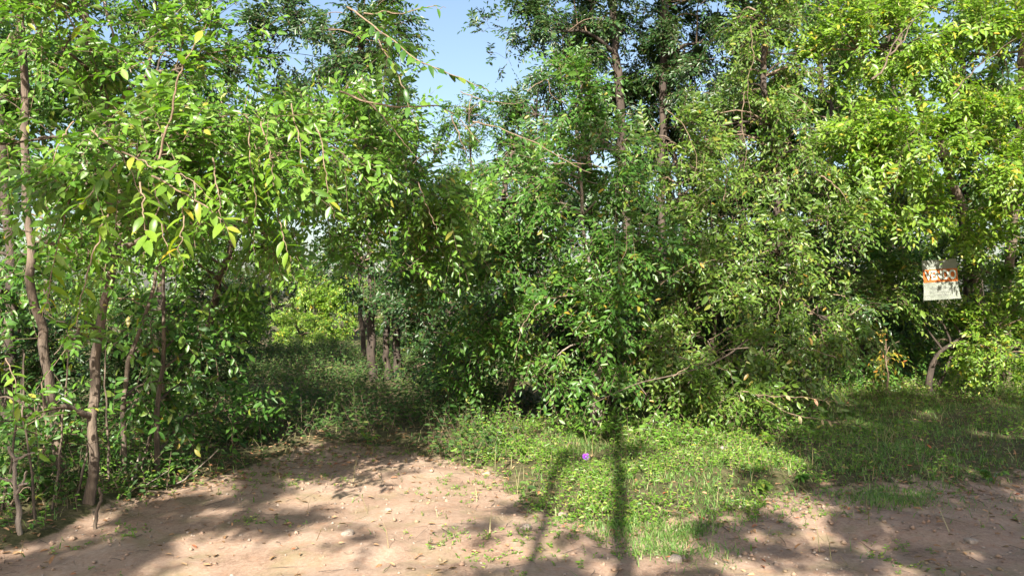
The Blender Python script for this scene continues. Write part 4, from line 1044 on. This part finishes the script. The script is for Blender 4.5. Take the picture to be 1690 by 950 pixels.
# leafy weeds: short sprigs rising from the ground
def weed_stuff(name, matname, n, x0, x1, y0, y1, dens, ll, hgt_rng, nl=7):
    x, y = scatter(n, x0, x1, y0, y1, dens)
    z = hgt(x, y)
    sp = Sprigs(ll, nl, 0.2, 0.15, 0.4)
    N = len(x)
    o = np.stack([x, y, z], -1)
    d = np.stack([rng.normal(0, 0.45, N), rng.normal(-0.1, 0.45, N), np.ones(N)], -1)
    up = np.stack([rng.normal(0, 0.6, N), rng.normal(-0.5, 0.6, N), np.full(N, 0.4)], -1)
    sp.add(o, d, up, scale=rng.uniform(*hgt_rng, N) / 0.2)
    pos, rot, size = sp.arrays()
    # blades of weeds face upward more than along the stem
    V, Qs = leaf_batch(pos, frames(rot[:, :, 0] * np.array([1, 1, 0.35]), np.array([-0.1, -0.6, 1.0]) + rng.normal(0, 0.35, (len(pos), 3))), size)
    nq = len(Qs)
    V, Qs = join([(V, Qs)] + sp.stems)
    mi = np.concatenate([np.zeros(nq, int), np.ones(len(Qs) - nq, int)])
    rnd = np.concatenate([np.repeat(rng.random(nq // 2), 2), np.zeros(len(Qs) - nq)])
    ob = newmesh(name, V, Qs, [M[matname], M['twig']], mat_index=mi, attrs={'rnd': ('FACE', rnd)})
    tag(ob, kind='stuff')
def d_bank(x, y):
    px, py = pix(x, y)
    c = smooth(-0.7, 0.9, wav(x, y, 4.0, 31) + 0.5 * wav(x, y, 11, 32))
    return veg(x, y) * smooth(730, 840, px) * smooth(1480, 1250, px) * (0.03 + 0.97 * c ** 1.6) * smooth(10.5, 9.3, y)
weed_stuff('weeds', 'weed', 20000, -1.2, 6, 5.8, 10.5, d_bank, 0.034, (0.03, 0.2))
def d_tall(x, y):
    px, py = pix(x, y)
    return veg(x, y) * smooth(720, 800, px) * smooth(1420, 1300, px) * smooth(7.9, 8.8, y) * smooth(10.2, 9.6, y) * smooth(-0.4, 0.8, wav(x, y, 5, 33))
weed_stuff('tall_weeds', 'fresh', 2600, -1.2, 5, 7.4, 10.5, d_tall, 0.055, (0.2, 0.55), 9)
def d_clear(x, y):
    px, py = pix(x, y)
    c = smooth(-1.1, 0.6, wav(x, y, 2.2, 41))
    return veg(x, y) * smooth(880, 780, px) * (0.2 + 0.8 * c)
weed_stuff('undergrowth', 'shade_toned_weed', 15000, -10, 0.6, 6.0, 24, d_clear, 0.068, (0.15, 0.65), 8)
def d_right(x, y):
    px, py = pix(x, y)
    c = smooth(-0.2, 1.0, wav(x, y, 2.6, 51))
    return veg(x, y) * smooth(1250, 1400, px) * c * 0.8 + veg(x, y) * smooth(11.5, 13, y) * smooth(1300, 1400, px)
weed_stuff('verge_weeds', 'weed', 8000, 2.5, 11, 7.4, 16.5, d_right, 0.045, (0.06, 0.4))
def d_left(x, y):
    px, py = pix(x, y)
    return smooth(330, 250, px) * smooth(5.4, 5.9, y) * smooth(8.5, 7.5, y) * (0.15 + 0.85 * smooth(-0.3, 0.7, wav(x, y, 4, 61))) * veg(x, y)
weed_stuff('tree_foot_weeds', 'fresh', 2600, -6, -2, 5.2, 8.5, d_left, 0.045, (0.08, 0.3))
def d_sprout(x, y):
    return dirt_amount(x, y) * 0.4 * (smooth(0.0, 1.3, wav(x, y, 3.3, 71) + 0.5 * wav(x, y, 10, 72)) ** 1.5 + 0.9 * np.exp(-((y - edge_y(x)) / 0.45) ** 2))
weed_stuff('sprouts', 'weed', 16000, -4.5, 4, 4.6, 9, d_sprout, 0.022, (0.015, 0.05), 5)

# dry straw among the grass and broken twigs on the soil
def straw_dens(x, y):
    return (0.25 + 0.75 * smooth(0.0, 1.2, wav(x, y, 2.7, 91))) * np.maximum(veg(x, y), 0.15) * smooth(13, 11, y)
sx_, sy_ = scatter(7000, -3.5, 8.5, 4.8, 13, straw_dens)
grass_mesh(sx_, sy_, 0.05, 0.3, 'dry_grass', 'straw', 0.0022)
def twig_litter(n):
    x, y = scatter(n, -6, 7, 4.6, 11, lambda x, y: 0.12 + 0.8 * np.exp(-((y - edge_y(x)) / 0.7) ** 2) + 0.2 * smooth(0.2, 1.2, wav(x, y, 2.2, 95)))
    N = len(x)
    a = rng.uniform(0, 6.28, N); L = rng.uniform(0.02, 0.13, N); r = rng.uniform(0.001, 0.0028, N)
    c = np.stack([x, y, hgt(x, y) + 0.008], -1)
    dv = np.stack([np.cos(a), np.sin(a), rng.normal(0, 0.08, N)], -1) * L[:, None]
    sv = np.stack([-np.sin(a), np.cos(a), 0 * a], -1) * r[:, None]; uv = np.array([0, 0, 1.0]) * r[:, None]
    bend = sv * rng.normal(0, 4, (N, 1))
    ring = lambda p, k: [p + sv * k, p + uv * k * 1.6, p - sv * k]
    V = np.stack(ring(c - dv, 1) + ring(c + bend, 0.9) + ring(c + dv, 0.5), 1).reshape(-1, 3)
    q = np.array([[0, 1, 4, 3], [1, 2, 5, 4], [3, 4, 7, 6], [4, 5, 8, 7]])
    ob = newmesh('twig_debris', V, (np.arange(N)[:, None, None] * 9 + q[None]).reshape(-1, 4), [M['bark']])
    tag(ob, kind='stuff')
twig_litter(6000)

# leaf litter
def litter(name, n, x0, x1, y0, y1, dens, smin, smax):
    x, y = scatter(n, x0, x1, y0, y1, dens)
    N = len(x)
    pos = np.stack([x, y, hgt(x, y) + 0.012], -1)
    d = np.stack([rng.normal(0, 1, N), rng.normal(0, 1, N), rng.normal(0, 0.15, N)], -1)
    up = np.stack([rng.normal(0, 0.3, N), rng.normal(0, 0.3, N), np.ones(N)], -1)
    V, Qs = leaf_batch(pos, frames(d, up), rng.uniform(smin, smax, N))
    ob = newmesh(name, V, Qs, [M['litter']], attrs={'rnd': ('FACE', np.repeat(rng.random(N), 2))})
    tag(ob, kind='stuff')
def d_lit(x, y):
    e = y - edge_y(x)
    px, py = pix(x, y)
    return 0.09 + 0.8 * np.exp(-(e / 0.6) ** 2) * smooth(760, 500, px) + 0.25 * np.exp(-(e / 0.6) ** 2) + 0.12 * veg(x, y)
litter('fallen_leaves', 30000, -6, 8, 4.6, 13, d_lit, 0.025, 0.07)

# gravel crumbs
def gravel(n, name='gravel', mname='stone', smax=0.013, seed=0):
    x, y = scatter(n, -5, 6.5, 4.5, 8.6, lambda x, y: dirt_amount(x, y) * (0.25 + 0.6 * smooth(900, 1500, pix(x, y)[0]) + 0.4 * smooth(0.3, 1.2, wav(x, y, 2, 81))))
    N = len(x)
    oct_ = np.array([[1, 0, 0], [0, 1, 0], [-1, 0, 0], [0, -1, 0], [0, 0, 0.7], [0, 0, -0.7]])
    tri = np.array([[0, 1, 4], [1, 2, 4], [2, 3, 4], [3, 0, 4], [1, 0, 5], [2, 1, 5], [3, 2, 5], [0, 3, 5]])
    s = 0.003 + smax * rng.random(N) ** 4
    a = rng.uniform(0, 6.28, N)
    v = oct_[None] * s[:, None, None] * rng.uniform(0.6, 1.4, (N, 6, 3))
    c, sn = np.cos(a)[:, None], np.sin(a)[:, None]
    V = np.stack([v[..., 0] * c - v[..., 1] * sn, v[..., 0] * sn + v[..., 1] * c, v[..., 2]], -1) + np.stack([x, y, hgt(x, y) + s * 0.3], -1)[:, None, :]
    T = (np.arange(N)[:, None, None] * 6 + tri[None]).reshape(-1, 3)
    ob = newmesh(name, V.reshape(-1, 3), T, [M[mname]], attrs={'dirt': ('FACE', np.ones(len(T)))})
    tag(ob, kind='stuff')
gravel(9000)
gravel(9000, 'dirt_clods', 'earth', 0.022)

# ------------------------------------------------------------------ broad-leaved weeds that stand out
def weed_plant(px, py, label, mname, nst, L, h):
    g = on_ground(px, py)
    root = thing('weed_plant', label, 'weed', g, 'single leafy weeds on the verge')
    ms = leaf_meshes(mname)
    for s in range(nst):
        a = rng.uniform(0, 6.28)
        e = np.array([math.cos(a) * h * rng.uniform(0.3, 1.1), math.sin(a) * h * rng.uniform(0.3, 0.9), h * rng.uniform(0.6, 1.1)])
        cp = curve_pts([(0, 0, 0), e * np.array([0.4, 0.4, 0.7]), e], 8)
        v, q = tube(cp, np.linspace(0.004, 0.002, 8), None, 5)
        newmesh('stem', v, q, [M[mname]], root, smooth_shade=True)
        for k in (3, 4, 5, 6, 7):
            for sg in (1, -1):
                b = a + sg * rng.uniform(0.5, 1.3) if k < 7 else a + sg * 0.3
                rt = frames(np.array([math.cos(b), math.sin(b), rng.uniform(-0.3, 0.3)]), np.array([0, -0.3, 1]) + rng.normal(0, 0.25, 3))
                o = bpy.data.objects.new('leaf', ms[int(rng.integers(4))]); C.objects.link(o); o.parent = root
                mtx = np.eye(4); mtx[:3, :3] = rt * L * rng.uniform(0.7, 1.15); mtx[:3, 3] = cp[k]
                o.matrix_basis = Matrix(mtx.tolist())
weed_plant(1316, 803, 'broad-leaved weed where the grass ends above the sunlit dirt patch', 'mid', 3, 0.075, 0.12)
weed_plant(1246, 824, 'pale tufted weed at the grass edge beside the trunk shadow', 'olive', 5, 0.07, 0.12)
weed_plant(1638, 790, 'grey-green weed in the shade at the road edge', 'mid', 4, 0.07, 0.13)
weed_plant(1258, 748, 'bright green leafy weed in front of the olive-leaved shrub', 'lime', 4, 0.075, 0.14)
weed_plant(608, 735, 'pale green weed catching sun at the back edge of the dirt', 'lime', 3, 0.07, 0.16)
weed_plant(978, 735, 'large-leaved weed at the foot of the frayed stem', 'fresh', 5, 0.1, 0.2)
weed_plant(1075, 690, 'round-leaved sunlit seedling under the dead branch', 'fresh', 6, 0.085, 0.3)
